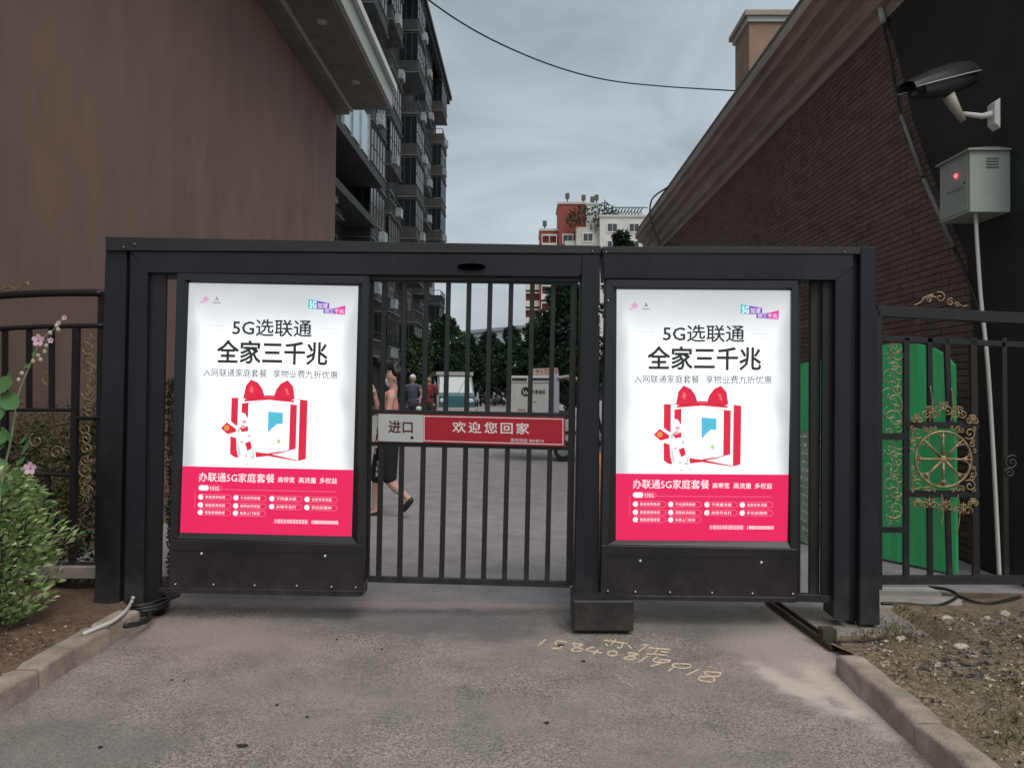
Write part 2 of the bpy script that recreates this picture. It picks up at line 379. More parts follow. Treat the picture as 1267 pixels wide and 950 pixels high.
# ------------------------------------------------------------------ left and right buildings by the gate
M_wl = mat('brown_render', (.205, .128, .100), .9, var=.16, vscale=1.3, bump=.3, bscale=80, stretch=(1,1.3,.45))
M_wr = mat('brown_facing_brick_far', (.13, .085, .075), .85, var=.22, vscale=2.2, bump=.3, bscale=60)
M_mort = mat('dark_mortar', (.115, .082, .070), .95, var=.2, vscale=20)
M_brick = mat('brown_facing_tile', (.135, .088, .076), .8, var=.20, vscale=7, bump=.3, bscale=120)
M_soff = mat('grey_beige_soffit', (.17, .165, .145), .8, var=.2, vscale=3)
M_fasc = mat('pale_fascia', (.42, .44, .41), .6, var=.1)
M_corn = mat('tan_stone_cornice', (.31, .25, .205), .8, var=.25, vscale=4, stretch=(1,.3,4), bump=.2)
M_roof = mat('dark_roof_sheet', (.09, .085, .08), .7, var=.2)
M_dark = mat('near_black_green', (.0115, .0135, .012), .6, var=.4, vscale=2.2)
M_cable = mat('black_cable', (.014, .014, .015), .55)

# left gatehouse
lg = thing('gatehouse', (-6, 9, 0), 'brown rendered gatehouse on the left with a deep pale edged eave', 'building')
MB().box((-9, 3.2, 0), (-3.6, 14.3, 6.62)).build('wall', M_wl, lg)
MB().box((-9, 2.6, 6.625), (-2.67, 14.45, 6.75)).build('soffit', M_soff, lg)
MB().box((-2.66, 2.6, 6.68), (-2.58, 14.5, 7.12)).build('fascia', M_fasc, lg)
MB().box((-3.64, 2.6, 6.50), (-3.36, 14.35, 6.62)).build('cornice', M_soff, lg)
MB().box((-3.35, 2.6, 6.56), (-3.31, 14.4, 6.62)).build('eave_trim', M_fasc, lg)
MB().box((-9, 2.6, 6.76), (-2.67, 14.4, 7.05)).build('roof', M_roof, lg)
MB().box((-2.575, 2.6, 7.0), (-2.50, 14.55, 7.13)).build('gutter', M_white, lg)
s = MB()
for y in (6.5, 8.7, 10.9, 13.1): s.sphere((-2.98, y, 6.615), (.09, .09, .03), 10, 5)
for i, y in enumerate((6.5, 8.7, 10.9, 13.1)):
    MB().sphere((-2.98, y, 6.622), (.09, .09, .03), 10, 5).build('soffit_lamp', M_fasc, lg, True)

# right gatehouse: facing tiles near, plain masonry relief further off
RX = 3.6
rg = thing('gatehouse', (6, 12, 0), 'brown brick gatehouse on the right with a stepped stone cornice and chimney', 'building')
MB().box((RX+.008, 5.35, 0), (9, 21.8, 5.18)).build('wall', M_mort, rg)
s = MB(); prof = [(RX+.05, 5.10), (RX-.03, 5.10), (RX-.05, 5.20), (RX-.12, 5.22), (RX-.16, 5.30), (RX-.17, 5.36), (RX-.27, 5.40), (RX-.31, 5.50), (RX-.42, 5.53), (RX-.44, 5.62), (RX-.50, 5.64), (RX-.50, 5.77), (RX+.05, 5.80)]
pf = [Vector((x, 4.8, z)) for x, z in prof]
s.prism(pf, (0, 17.1, 0)); s.build('cornice', M_corn, rg)
MB().box((RX-.46, 4.8, 5.80), (9, 21.9, 5.9)).build('roof', M_roof, rg)
# tiles
bw, bh, jt = .235, .052, .008
bme = MB().box((-.006, 0, 0), (.010, bw, bh)).mesh('brick', M_brick)
stuff = MB(); singles = []
row = 0; z = 0.02
while z < 5.10:
    y = 5.36 - (bw/2 if row % 2 else 0)
    while y < 21.5:
        y1 = min(y+bw, 21.78); y0 = max(y, 5.36)
        if y1-y0 > .05:
            dx = random.uniform(-.0025, .0025)
            if y1-y0 > bw-.001 and 5.6 < y < 7.75 and 2.05 < z < 3.0 and len(singles) < 300: singles.append((y, z, dx))
            else:
                stuff.box((RX-.004+dx, y0, z), (RX+.012, y1, z+bh))
        y += bw+jt
    z += bh+jt; row += 1
for (y, z, dx) in singles:
    o = link('brick', bme, rg, Vector((RX+dx, y, z))-rg.location)
stuff.build('brickwork', M_brick, rg, kind='stuff')
t = M_brick.node_tree; b = t.nodes['Principled BSDF']; gi = t.nodes.new('ShaderNodeNewGeometry'); mxb = t.nodes.new('ShaderNodeMixRGB'); mxb.blend_type = 'MULTIPLY'; mxb.inputs[0].default_value = 1
rb_ = t.nodes.new('ShaderNodeValToRGB'); rb_.color_ramp.elements[0].color = (.80, .79, .79, 1); rb_.color_ramp.elements[1].color = (1.15, 1.10, 1.08, 1); t.links.new(gi.outputs['Random Per Island'], rb_.inputs[0])
t.links.new(b.inputs['Base Color'].links[0].from_socket, mxb.inputs[1]); t.links.new(rb_.outputs[0], mxb.inputs[2]); t.links.new(mxb.outputs[0], b.inputs['Base Color'])
ch = P(927, 40, 15.0); cx0 = ch.x; cx1 = P(990, 40, 15).x
c = MB().box((cx0, 15, 5.9), (cx1, 16.0, P(930, 28, 15).z)).build('chimney', mat('tan_chimney_render', (.26,.17,.12), .85, var=.15, vscale=3), rg)
zt = P(930, 28, 15).z
MB().box((cx0-.05, 14.95, zt), (cx1+.05, 16.05, zt+.10)).build('chimney_cap', M_fasc, c)
MB().box((cx0-.11, 14.89, zt+.101), (cx1+.11, 16.11, zt+.20)).build('chimney_cap', M_corn, c)
# thin near-black slab over the wall, slanted edge along the conduit
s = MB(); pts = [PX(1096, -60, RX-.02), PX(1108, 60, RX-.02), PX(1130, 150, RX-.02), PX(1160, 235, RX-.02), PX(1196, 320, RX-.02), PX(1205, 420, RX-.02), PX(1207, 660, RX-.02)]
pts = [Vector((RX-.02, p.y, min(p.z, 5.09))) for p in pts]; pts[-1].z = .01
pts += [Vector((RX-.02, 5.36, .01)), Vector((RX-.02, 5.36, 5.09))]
s.prism(pts, (.04, 0, 0)); s.build('dark_wall_panel', M_dark, rg)

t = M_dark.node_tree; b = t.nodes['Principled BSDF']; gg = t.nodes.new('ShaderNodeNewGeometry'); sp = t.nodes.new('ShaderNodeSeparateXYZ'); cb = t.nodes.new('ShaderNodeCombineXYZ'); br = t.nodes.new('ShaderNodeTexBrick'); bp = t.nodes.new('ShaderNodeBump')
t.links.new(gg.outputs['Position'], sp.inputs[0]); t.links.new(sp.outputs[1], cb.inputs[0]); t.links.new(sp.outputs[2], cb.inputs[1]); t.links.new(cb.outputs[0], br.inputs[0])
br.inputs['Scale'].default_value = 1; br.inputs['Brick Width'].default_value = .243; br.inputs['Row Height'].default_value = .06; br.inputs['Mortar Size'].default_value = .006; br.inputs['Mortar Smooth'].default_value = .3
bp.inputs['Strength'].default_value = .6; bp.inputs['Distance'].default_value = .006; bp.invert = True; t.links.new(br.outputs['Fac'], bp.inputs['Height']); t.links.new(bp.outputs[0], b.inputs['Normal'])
# conduit and cables on the right wall
s = MB(); W_ = RX-.045
def curve(pts, n=10):
    pts = [Vector(p) for p in pts]; o = []
    for i in range(len(pts)-1):
        p0 = pts[max(0, i-1)]; p1 = pts[i]; p2 = pts[i+1]; p3 = pts[min(len(pts)-1, i+2)]
        for k in range(n):
            t = k/n; o.append(.5*((2*p1)+(-p0+p2)*t+(2*p0-5*p1+4*p2-p3)*t*t+(-p0+3*p1-3*p2+p3)*t*t*t))
    o.append(pts[-1]); return o
cd = thing('wall_conduit', PX(1215, 392, W_), 'grey conduit with black cable slanting down the right wall to the fence', 'conduit')
MB().tube(curve([PX(u, v, W_) for u, v in ((1088,-30),(1092,25),(1101,70),(1108,110),(1116,150),(1140,215),(1178,302),(1200,352),(1214,392),(1219,430))], 6), .014, 8).build('cable', M_cable, cd, True)
for a, b_ in (((1115,143),(1141,218)), ((1143,222),(1180,306))):
    MB().tube([PX(*a, W_-.02), PX(*b_, W_-.02)], .019, 10).build('conduit_pipe', mat('grey_conduit', (.16, .155, .155), .5, var=.2), cd, True)
MB().tube([PX(1088, 0, W_-.03), PX(1093, 28, W_-.03)], .03, 8).build('pipe_clamp', M_fasc, cd, True)

# overhead cable
s = MB(); pts = []
cv = [(440,-95),(490,-42),(530,0),(600,45),(680,80),(750,99),(820,107),(897,112)]
for i, (u, v) in enumerate(cv): pts.append(P(u, v, 8.0+6.2*i/(len(cv)-1)))
pts[-1] = PX(899, 112, RX-.50); pts.append(PX(916, 113, RX-.46))
s.tube(curve(pts, 8), .011, 6); top(s, 'overhead_cable', M_cable, 'thin black cable sagging across the sky to the right eave', 'cable')
s = MB(); s.tube(curve([PX(u, v, RX-.515) for u, v in ((826,232),(808,245),(804,262),(808,280),(816,300))], 6), .02, 6)
top(s, 'eave_cable', M_cable, 'black cable looping down over the far end of the stone cornice', 'cable')

# ------------------------------------------------------------------ gate frame
GY = 4.6
gf = thing('gate_frame', P(640, 745, GY+.06), 'charcoal metal gate portal of posts and top beams across the driveway', 'gate frame')
gf.location.z = 0
MB().px([(131,293),(115.5,762),(146.5,764),(157,294)], GY, .16, .004).build('post', M_frame, gf)
MB().px([(157,296),(146.5,762),(153,762),(161,297)], GY+.04, .10, 0).build('post_gap_strip', M_inner, gf)
MB().px([(161,311),(152.5,766),(176.5,766),(183,336)], GY-.01, .17, .004).build('post', M_frame, gf)
MB().px([(183,336),(176.5,766),(198,766),(206,336)], GY+.02, .018, .003).build('post_return', M_framed, gf)
MB().px([(161,311),(183,337.5),(716,342.5),(740,315)], GY-.012, .17, .003).build('beam', M_frame, gf)
MB().px([(130,293),(131,310),(743,314),(743.5,304)], GY-.022, .20, .003).build('beam_cap', M_cap, gf)
MB().px([(183,338),(183,344),(718,348.5),(718,343)], GY+.03, .06, 0).build('beam_underside_track', M_inner, gf)
MB().px([(720,315),(710,745),(741,745),(742.5,315)], GY-.02, .16, .004).build('post', M_frame, gf)
MB().px([(745.5,305),(747,345),(1034,346.5),(1056,330),(1056,306)], GY-.02, .19, .004).build('beam', M_frame, gf)
MB().px([(745.5,305),(745.5,313),(1065,314.5),(1065,305.5)], GY-.028, .205, .003).build('beam_cap', M_cap, gf)
MB().px([(1034,330),(1031.5,764),(1051,768),(1055,330)], GY-.015, .16, .004).build('post', M_frame, gf)
MB().px([(1055,308),(1051,768),(1064,771),(1065,308)], GY+.03, .10, 0).build('post_gap_strip', M_inner, gf)
MB().px([(1065,305),(1064,773),(1089,773),(1084,305)], GY-.02, .17, .004).build('post', M_frame, gf)
MB().px([(1018,346),(1016,735),(1032,738),(1034,346)], GY+.03, .02, .002).build('post_return', M_framed, gf)
bf = [(709.5,743),(709.5,781),(784,781),(784,743)]
MB().px(bf, 4.38, .30, .008).build('base_block', M_black, gf)
s = MB(); c0 = P(583, 330, GY-.03); 
s.add([c0+Vector((.085*math.cos(a)*(1), 0, .020*math.sin(a))) for a in [2*math.pi*k/20 for k in range(20)]], [tuple(range(20))])
s.prism([v for v in s.v], (0, .025, 0)); s.build('sensor', M_inner, gf)
scm = MB().tube([(0,-.006,0),(0,0,0),(0,.004,0)], [.005,.009,.009], 8).mesh('screw', M_screw, True)
def screw(u, v, Y, parent, sc_=1.0):
    o = link('screw', scm, parent, P(u, v, Y)-wloc(parent)); o.scale = (sc_, 1, sc_); return o
for u, v in ((733,311),(750,312),(744,307),(167,302),(153,306),(1045,312)): screw(u, v, GY-.03, gf, .6)
s = MB()
for k in range(9):
    u = 743.5+random.uniform(-2.5, 2.5); v = 375+k*4.5
    s.sphere(P(u, v, GY-.025), (.006, .003, .008), 6, 4)
s.build('peeling_paint_flecks', M_fasc, gf, kind='stuff')

# leaves behind the frame: rear sliding leaf with slats (right), slat (left)
rl = thing('sliding_leaf', P(1010, 740, GY+.1), 'narrow dark barred edge of the sliding leaf at the right post', 'gate leaf')
MB().px([(1003,347),(1002,736),(1014,738),(1016,347)], GY+.06, .03, .002).build('bar', M_bar, rl)
MB().px([(988,346),(988,738),(990.5,738),(990.5,346)], GY+.06, .03, 0).build('bar', M_bar, rl)
MB().px([(985,735),(985,744),(1034,746),(1034,737)], GY+.02, .05, .002).build('bottom_rail', M_bar, rl)

# barred centre leaf
bl = thing('barred_gate_leaf', P(580, 722, GY+.05), 'narrow barred gate leaf of black vertical bars between the light boxes', 'gate leaf')
tb = [(475.6,468),(500.5,494),(528,520),(555,546),(580.5,572.6),(606.7,598),(632.7,624),(659,651),(685,677)]
YB = GY+.05
for t_, b_ in tb:
    vt = 344+(t_-455)*.008; vb = 717+(b_-455)*.02
    MB().px([(t_-2.9,vt),(b_-3.1,vb),(b_+3.1,vb),(t_+2.9,vt)], YB, .022, .001).build('bar', M_bar, bl)
MB().px([(706.5,345),(700.5,724),(708.5,724),(714.5,345)], YB-.006, .034, .002).build('stile', M_bar, bl)
MB().px([(455,344),(449,716),(456,716),(462,344)], YB-.006, .034, .002).build('stile', M_bar, bl)
for (a, b_, c_, d_) in ((341,348,344.5,352),(506.5,511.5,511,516),(546.5,551.5,552,557),(713,720,719,727)):
    MB().px([(455,a),(455,b_),(711 if a<500 else 705,d_),(711 if a<500 else 705,c_)], YB-.002, .027, .001).build('rail', M_bar, bl)

# ------------------------------------------------------------------ text
def text_mesh_pts(txt, bold=0.0, space=1.0):
    cu = bpy.data.curves.new('t', 'FONT'); cu.body = txt; cu.size = 1; cu.offset = bold; cu.resolution_u = 2; cu.fill_mode = 'FRONT'; cu.space_character = space
    o = bpy.data.objects.new('t', cu); sc.collection.objects.link(o)
    dg = bpy.context.evaluated_depsgraph_get(); me = o.evaluated_get(dg).to_mesh()
    vs = [v.co.copy() for v in me.vertices]; fs = [tuple(p.vertices) for p in me.polygons]
    o.evaluated_get(dg).to_mesh_clear(); bpy.data.objects.remove(o); bpy.data.curves.remove(cu)
    return vs, fs
def fit_text(mb, mapf, txt, x0, y0, x1, y1, bold=0.0, space=1.0):
    vs, fs = text_mesh_pts(txt, bold, space)
    if not vs: return
    ax = min(v.x for v in vs); bx = max(v.x for v in vs); ay = min(v.y for v in vs); by = max(v.y for v in vs)
    mb.add([mapf(x0+(v.x-ax)/(bx-ax)*(x1-x0), y1-(v.y-ay)/(by-ay)*(y1-y0)) for v in vs], fs)
def quad_map(c, W, H, front=0.0):
    """design coordinates (0..W right, 0..H down) on the quad c = TL, TR, BR, BL; front = metres towards the viewer"""
    n = (c[1]-c[0]).cross(c[3]-c[0]).normalized()
    if n.y > 0: n = -n
    def f(x, y):
        u, v = x/W, y/H
        return (c[0]*(1-u)+c[1]*u)*(1-v)+(c[3]*(1-u)+c[2]*u)*v + n*front
    return f
def strokes(mb, mapf, pl, w_):
    q = [Vector((p[0], p[1])) for p in pl]; q = [p for i, p in enumerate(q) if i == 0 or (p-q[i-1]).length > 1e-6]
    if len(q) < 2: return
    closed = (q[0]-q[-1]).length < 1e-5; n = len(q); vs = []
    for i in range(n):
        a = q[i]-q[i-1] if i > 0 else (q[0]-q[-2] if closed else q[1]-q[0]); b = q[i+1]-q[i] if i < n-1 else (q[1]-q[0] if closed else q[-1]-q[-2])
        a.normalize(); b.normalize(); t = a+b; t = t.normalized() if t.length > .2 else Vector((-a.y, a.x))
        nn = Vector((-t.y, t.x)); k = w_/2/max(.45, abs(nn.dot(Vector((-a.y, a.x))))); vs += [mapf(*(q[i]-nn*k)), mapf(*(q[i]+nn*k))]
    mb.add(vs, [(2*i, 2*i+1, 2*i+3, 2*i+2) for i in range(n-1)])
def poly(mb, mapf, pts): mb.add([mapf(*p) for p in pts], [tuple(range(len(pts)))])
def circ(cx, cy, r, n=14, ry=None): return [(cx+r*math.cos(2*math.pi*k/n), cy+(ry or r)*math.sin(2*math.pi*k/n)) for k in range(n)]
def pill(x0, y0, x1, y1, n=6):
    r = (y1-y0)/2; cy = (y0+y1)/2
    return [(x0+r-r*math.sin(math.pi*k/n), cy+r*math.cos(math.pi*k/n)) for k in range(n+1)]+[(x1-r+r*math.sin(math.pi*k/n), cy-r*math.cos(math.pi*k/n)) for k in range(n+1)]

def light_box(outer, poster, root, split_v, screws, rail):
    YF = GY-.055
    # body behind the film, frame bars, lower panel
    (TL, BL, BR, TR) = outer; (pTL, pTR, pBR, pBL) = poster
    def L2(a, b, t): return (a[0]+(b[0]-a[0])*t, a[1]+(b[1]-a[1])*t)
    def mid(a, b, v): t = (v-a[1])/(b[1]-a[1]); return L2(a, b, t)
    sL = mid(TL, BL, split_v[0]); sR = mid(TR, BR, split_v[1])
    MB().px([TL, BL, BR, TR], YF+.03, .13, 0).build('housing', M_inner, root)
    def ins(q, dx0, dy0, dx1, dy1):
        a, b, c, d_ = q; return [(a[0]+dx0, a[1]+dy0), (b[0]+dx0, b[1]-dy1), (c[0]-dx1, c[1]-dy1), (d_[0]-dx1, d_[1]+dy0)]
    o_ = [TL, sL, sR, TR]; k_ = 8.5
    i_ = [(TL[0]+k_, TL[1]+k_), (sL[0]+k_, sL[1]-1), (sR[0]-k_, sR[1]-1), (TR[0]-k_, TR[1]+k_)]
    for a, b in ((0,1),(2,3),(3,0)):
        MB().px([o_[a], o_[b], i_[b], i_[a]], YF, .05, .002).build('frame_bar', M_boxf, root)
    # inner bezel: slopes back from the frame to the film
    q_ = [pTL, pBL, pBR, pTR]; s = MB(); F_ = [P(u, v, YF+.004) for u, v in i_]; B_ = [P(u, v, YF+.024) for u, v in q_]
    s.add(F_+B_, [(a, (a+1) % 4, 4+(a+1) % 4, 4+a) for a in range(4)]); s.build('bezel', M_inner, root)
    # lower panel
    MB().px([sL, BL, BR, sR], YF-.004, .06, .004).build('lower_panel', M_box, root)
    dL, dR = (sL[0]+3, sL[1]+13), (sR[0]-3, sR[1]+10)
    MB().px([dL, (dL[0], dL[1]+1.3), (dR[0], dR[1]+1.3), dR], YF-.006, .004, 0).build('panel_seam', M_inner, root)
    MB().px(rail, YF-.008, .06, .003).build('bottom_rail', M_black, root)
    for u, v, z_ in screws: screw(u, v, YF-.008, root, z_)
    # the film and its print
    c = [P(*q, YF+.022) for q in (pTL, pTR, pBR, pBL)]; W, H = 214., 310.
    def fm(layer): return quad_map(c, W, H, .0008*layer)
    s = MB(); f0 = fm(0); nx = 1
    s.add([f0(0,0), f0(W,0), f0(W,H), f0(0,H)], [(0,1,2,3)])
    film = s.build('illuminated_film', E_white, root)
    uvl = film.data.uv_layers.new(name='UVMap'); dd = {}
    for lp in film.data.loops:
        uvl.data[lp.index].uv = [(0,1),(1,1),(1,0),(0,0)][lp.vertex_index]
    f1, f2, f3, f4 = fm(1), fm(2), fm(3), fm(4)
    def part(name, m, fn):
        s = MB(); fn(s); return s.build(name, m, film, flip=False)
    part('crimson_band', E_red, lambda s: poly(s, f1, [(0,228),(W,228),(W,H),(0,H)]))
    part('headline', E_ink, lambda s: fit_text(s, f2, '5G选联通', 57, 43.5, 157, 65, .012))
    part('headline', E_ink, lambda s: fit_text(s, f2, '全家三千兆', 38, 70, 178, 100, .020))
    part('subheading', E_inkl, lambda s: fit_text(s, f2, '入网联通家庭套餐', 22, 106, 102, 116))
    part('subheading', E_inkl, lambda s: fit_text(s, f2, '享物业费九折优惠', 110, 106, 191, 116))
    part('faint_lines', E_grey, lambda s: (strokes(s, f2, [(27,52),(47,53)], .5), strokes(s, f2, [(38,57),(48,58)], .5), strokes(s, f2, [(167,54),(186,54)], .5), strokes(s, f2, [(178,58),(193,59)], .5)))
    # small emblems
    def emb(s):
        for k in range(4): strokes(s, f2, circ(22+2.2*math.cos(k*1.57), 20+2.0*math.sin(k*1.57), 1.5, 6)+[(23.5+2.2*math.cos(k*1.57), 20+2.0*math.sin(k*1.57))], .5)
        strokes(s, f2, [(15,23.5),(20,24)], .8)
    part('small_emblem', E_mag, emb)
    part('small_emblem', E_inkl, lambda s: (strokes(s, f2, [(35,17),(36.5,20),(33,21)], .6), strokes(s, f2, [(36,17),(38,22)], .6), strokes(s, f2, [(31,24),(41,24.5)], .6)))
    part('badge', E_cyan, lambda s: poly(s, f2, [(151.6,17.5),(162,19.2),(162,29.6),(151.6,29.3)]))
    part('badge', E_viol, lambda s: (poly(s, f2, [(162.1,19.2),(178,22),(178,29.8),(162.1,29.6)]), poly(s, f2, [(171,30),(186,28),(186,35.3),(171,34.5)])))
    part('badge', E_mag, lambda s: poly(s, f2, [(186.1,28),(198.5,24.5),(198,36),(186.1,35.3)]))
    def bt(s):
        fit_text(s, f3, '5G', 153.5, 20, 162, 28.6, .015); fit_text(s, f3, '加速', 163.5, 22, 176, 28.6); fit_text(s, f3, '领三千兆', 172.5, 29, 196.5, 34.6)
    part('badge_text', E_text, bt)
    # gift box picture
    C = lambda x, y: (37+x/7.307, 102+y/7.307)
    def bows(s):
        for q in ([(335,125),(290,180),(270,295),(330,312),(465,292),(440,210),(400,155)], [(670,125),(720,180),(737,290),(690,312),(545,292),(570,210),(610,155)]):
            poly(s, f3, [C(*p) for p in q])
        poly(s, f3, [C(462,262),C(548,262),C(548,277),C(462,277)])
        poly(s, f3, [C(278,305),C(400,296),C(465,278),C(545,278),C(610,296),C(735,305),C(735,322),C(600,312),C(510,304),C(400,312),C(278,324)])
    part('bow', E_bow, bows)
    def glints(s):
        for q in ([(335,175),(320,230),(350,250),(362,205)], [(640,190),(665,250),(690,262),(672,200)]): poly(s, f4, [C(*p) for p in q])
    part('bow_highlight', E_soft, glints)
    def ribbons(s):
        for q in ([(160,292),(220,292),(220,548),(190,530),(160,505)], [(160,640),(213,655),(222,760),(240,835),(200,828),(162,800)],
                  [(255,342),(315,332),(315,478),(285,430),(255,425)], [(700,340),(760,346),(760,742),(700,758)], [(790,295),(857,302),(857,832),(790,850)],
                  [(392,778),(515,790),(785,845),(780,852),(510,812),(400,826)], [(515,785),(680,765),(700,750),(700,762),(640,780),(515,800)],
                  [(240,560),(318,545),(322,590),(262,600)], [(295,700),(345,680),(362,745),(320,770)], [(252,682),(290,690),(262,698)]):
            poly(s, f2, [C(*p) for p in q])
        poly(s, f2, [C(*p) for p in [(70,570),(122,515),(212,575),(205,602),(132,622)]])
    part('gift_ribbon', E_bow, ribbons)
    part('bow_fold', E_crease, lambda s: [strokes(s, f4, [C(*p) for p in q], .45) for q in ([(335,125),(290,180),(270,295)], [(335,125),(400,155),(440,210),(465,290)], [(330,300),(400,285),(460,250)], [(670,125),(720,180),(737,290)], [(670,125),(610,155),(570,210),(545,290)], [(690,300),(620,285),(550,250)], [(220,290),(220,545)], [(790,295),(790,850)], [(760,345),(760,742)], [(315,332),(315,478)])])['kind'] = 'stuff'
    part('gift_shade', E_rose, lambda s: [poly(s, f2, [C(*p) for p in q]) for q in ([(225,330),(250,345),(250,430),(225,420)], [(762,345),(788,330),(788,830),(762,760)], [(300,312),(690,312),(690,324),(510,310),(320,324)])])
    part('pale_figure', E_grey, lambda s: [poly(s, f3, [C(*p) for p in q]) for q in ([(222,560),(242,556),(250,600),(228,606)], [(330,622),(345,634),(338,650),(318,640)], [(225,690),(240,700),(262,800),(245,832),(232,780)], [(300,800),(316,806),(318,824),(300,826)], [(345,812),(372,818),(370,838),(348,834)], [(360,745),(385,790),(388,845),(376,848),(366,800)])])['kind'] = 'stuff'
    part('pale_figure', E_pink, lambda s: [poly(s, f3, [C(*p) for p in q]) for q in ([(262,495),(300,488),(305,520),(270,526)], [(250,540),(285,530),(300,560),(262,572)])])
    part('gift_outline', E_inkl, lambda s: (strokes(s, f3, [C(220,290),C(280,290)], .5), strokes(s, f3, [C(737,290),C(795,294)], .5), strokes(s, f3, [C(700,345),C(612,325)], .4), strokes(s, f3, [C(400,772),C(640,772),C(698,750)], .4), strokes(s, f3, [C(313,420),C(313,340),C(420,322)], .4), strokes(s, f3, [C(400,700),C(590,700)], .35), strokes(s, f3, [C(320,620),C(345,632),C(335,645)], .5), strokes(s, f3, [C(305,815),C(318,822)], .8), strokes(s, f3, [C(310,890),C(335,885)], .6), strokes(s, f3, [C(385,880),C(410,885)], .6)))['kind'] = 'stuff'
    part('card_badge', E_yel, lambda s: poly(s, f3, circ(*C(124,566), 3.6)))
    part('blue_card', E_blue, lambda s: poly(s, f2, [C(*p) for p in [(500,410),(635,420),(635,520),(585,520),(540,560),(515,592),(503,590)]]))
    part('blue_card', E_cyan, lambda s: poly(s, f3, [C(*p) for p in [(530,450),(610,455),(600,500),(545,500)]]))
    part('green_tab', E_grn, lambda s: poly(s, f2, [C(588,660),C(620,662),C(618,696),C(590,694)]))
    # letters on the band
    part('band_heading', E_text, lambda s: fit_text(s, f2, '办联通5G家庭套餐', 21, 235, 116, 246.5, .002))
    for t_, a, b in (('高带宽',120,141),('高流量',146,168),('多权益',172.5,194)): part('band_heading', E_text, lambda s: fit_text(s, f2, t_, a, 238.5, b, 245.5, .004))
    def band(s):
        poly(s, f2, pill(21, 251, 34, 257.5)); fit_text(s, f2, '专享权益', 35, 252, 47, 257, .0)
        rows = (265.5, 275.5, 284.5); cols = (21, 65, 110, 154)
        words = [['新装宽带免费', '千兆宽带套餐', '不限量流量', '全家共享流量'], ['家庭高清电视', '视频会员权益', '亲情号互打', '手机优惠购'], ['智能家居套餐', '免费上门安装']]
        for r_, y in enumerate(rows):
            for k, w_ in enumerate(words[r_]):
                x = cols[k]; poly(s, f2, circ(x+3.3, y, 3.3, 10)); fit_text(s, f2, w_, x+9, y-1.9, x+34, y+1.9, .0)
        fit_text(s, f2, '办理请咨询联通家庭客服：', 117, 290.5, 160, 296, .0); fit_text(s, f2, '18800000000', 164, 291, 197, 295.6, .01)
    part('band_small_print', E_text, band)['kind'] = 'stuff'
    def lines(s):
        strokes(s, f2, [(48,255.5),(194,255.5)], .45); strokes(s, f2, [(17,256),(17,280)], .3)
        pl = pill(21, 251, 50, 257.5); strokes(s, f2, pl+[pl[0]], .4)
        for r_, y in enumerate((265.5, 275.5, 284.5)):
            for k in range((4, 4, 2)[r_]):
                x = (21, 65, 110, 154)[k]; pl = pill(x, y-3.4, x+41.5, y+3.4, 4); strokes(s, f2, pl+[pl[0]], .45)
    part('band_outlines', E_faint, lines)['kind'] = 'stuff'

bl1 = thing('advertising_light_box', P(330, 736, GY-.05), 'left lit advertising light box with its rail reaching the coiled cable', 'light box', 'lit advertising boxes built into the gate')
light_box([(219,338),(208,732),(449,737),(456.5,341.5)], [(234,350),(443.5,354),(435,663.5),(223,658.5)], bl1, (667, 674),
          [(249,685,1.2),(402,688,1.2),(217,722.5,.8),(264,723,.8),(315,724,.8),(367,724.5,.8),(410,726,.8),(440,726.5,.8)],
          [(196,727),(196,733),(432,738),(445,738),(448,731)])
bl2 = thing('advertising_light_box', P(865, 742, GY-.05), 'right lit advertising light box beside the green board', 'light box', 'lit advertising boxes built into the gate')
light_box([(750,346),(743,739),(987,743),(988,347.5)], [(763,358),(980,359.5),(974,669.5),(762,668)], bl2, (674, 679),
          [(792,694,1.2),(942,696,1.2),(752,731,.8),(786,732,.8),(829,732.5,.8),(881,733,.8),(931,734,.8),(981,734.5,.8)],
          [(743,736),(743,741),(985,745.5),(985,739)])
for v in (400,): screw(752.5, 372, GY-.06, bl2, .8)

# entrance sign
es = thing('entrance_sign', P(583, 551, GY+.03), 'red and white entrance sign board fixed across the bars', 'sign')
q = [P(468,512,GY+.028), P(698.5,517,GY+.028), P(698.5,552,GY+.028), P(468,545.5,GY+.028)]
MB().prism([q[0]+Vector((-.004,0,.004)), q[3]+Vector((-.004,0,-.004)), q[2]+Vector((.004,0,-.004)), q[1]+Vector((.004,0,.004))], (0, .012, 0)).build('backing_board', mat('dark_red_board_edge', (.16, .01, .02), .5), es)
M_red = mat('red_sign_vinyl', (.36, .006, .020), .35, var=.06, vscale=10); M_sw = mat('pale_sign_vinyl', (.43, .45, .43), .4, var=.05); M_mar = mat('maroon_letters', (.08, .008, .02), .5); M_wl2 = mat('white_letters', (.75, .68, .66), .5)
f1 = quad_map(q, 230.5, 34, .001); f2 = quad_map(q, 230.5, 34, .002); f3 = quad_map(q, 230.5, 34, .003)
def part(name, m, fn, par):
    s = MB(); fn(s); return s.build(name, m, par, flip=False)
part('pale_field', M_sw, lambda s: poly(s, f1, [(0,0),(56,0),(56,34),(0,34)]), es)
part('red_field', M_red, lambda s: poly(s, f1, [(56.2,0),(230.5,0),(230.5,34),(56.2,34)]), es)
part('border_line', M_wl2, lambda s: strokes(s, f2, [(57,1.5),(228.5,1.5),(228.5,32),(57,32),(57,1.5)], .9), es)
part('sign_letters', M_mar, lambda s: (fit_text(s, f2, '进口', 12.5, 8, 43, 23.5, .022), poly(s, f2, circ(42, 28.5, 2.1))), es)
part('sign_letters', M_wl2, lambda s: (fit_text(s, f2, '欢迎您回家', 92, 7, 187, 21, .012, 1.25), fit_text(s, f2, '服务热线: 8818714', 164, 26, 205, 30.5, .0)), es)

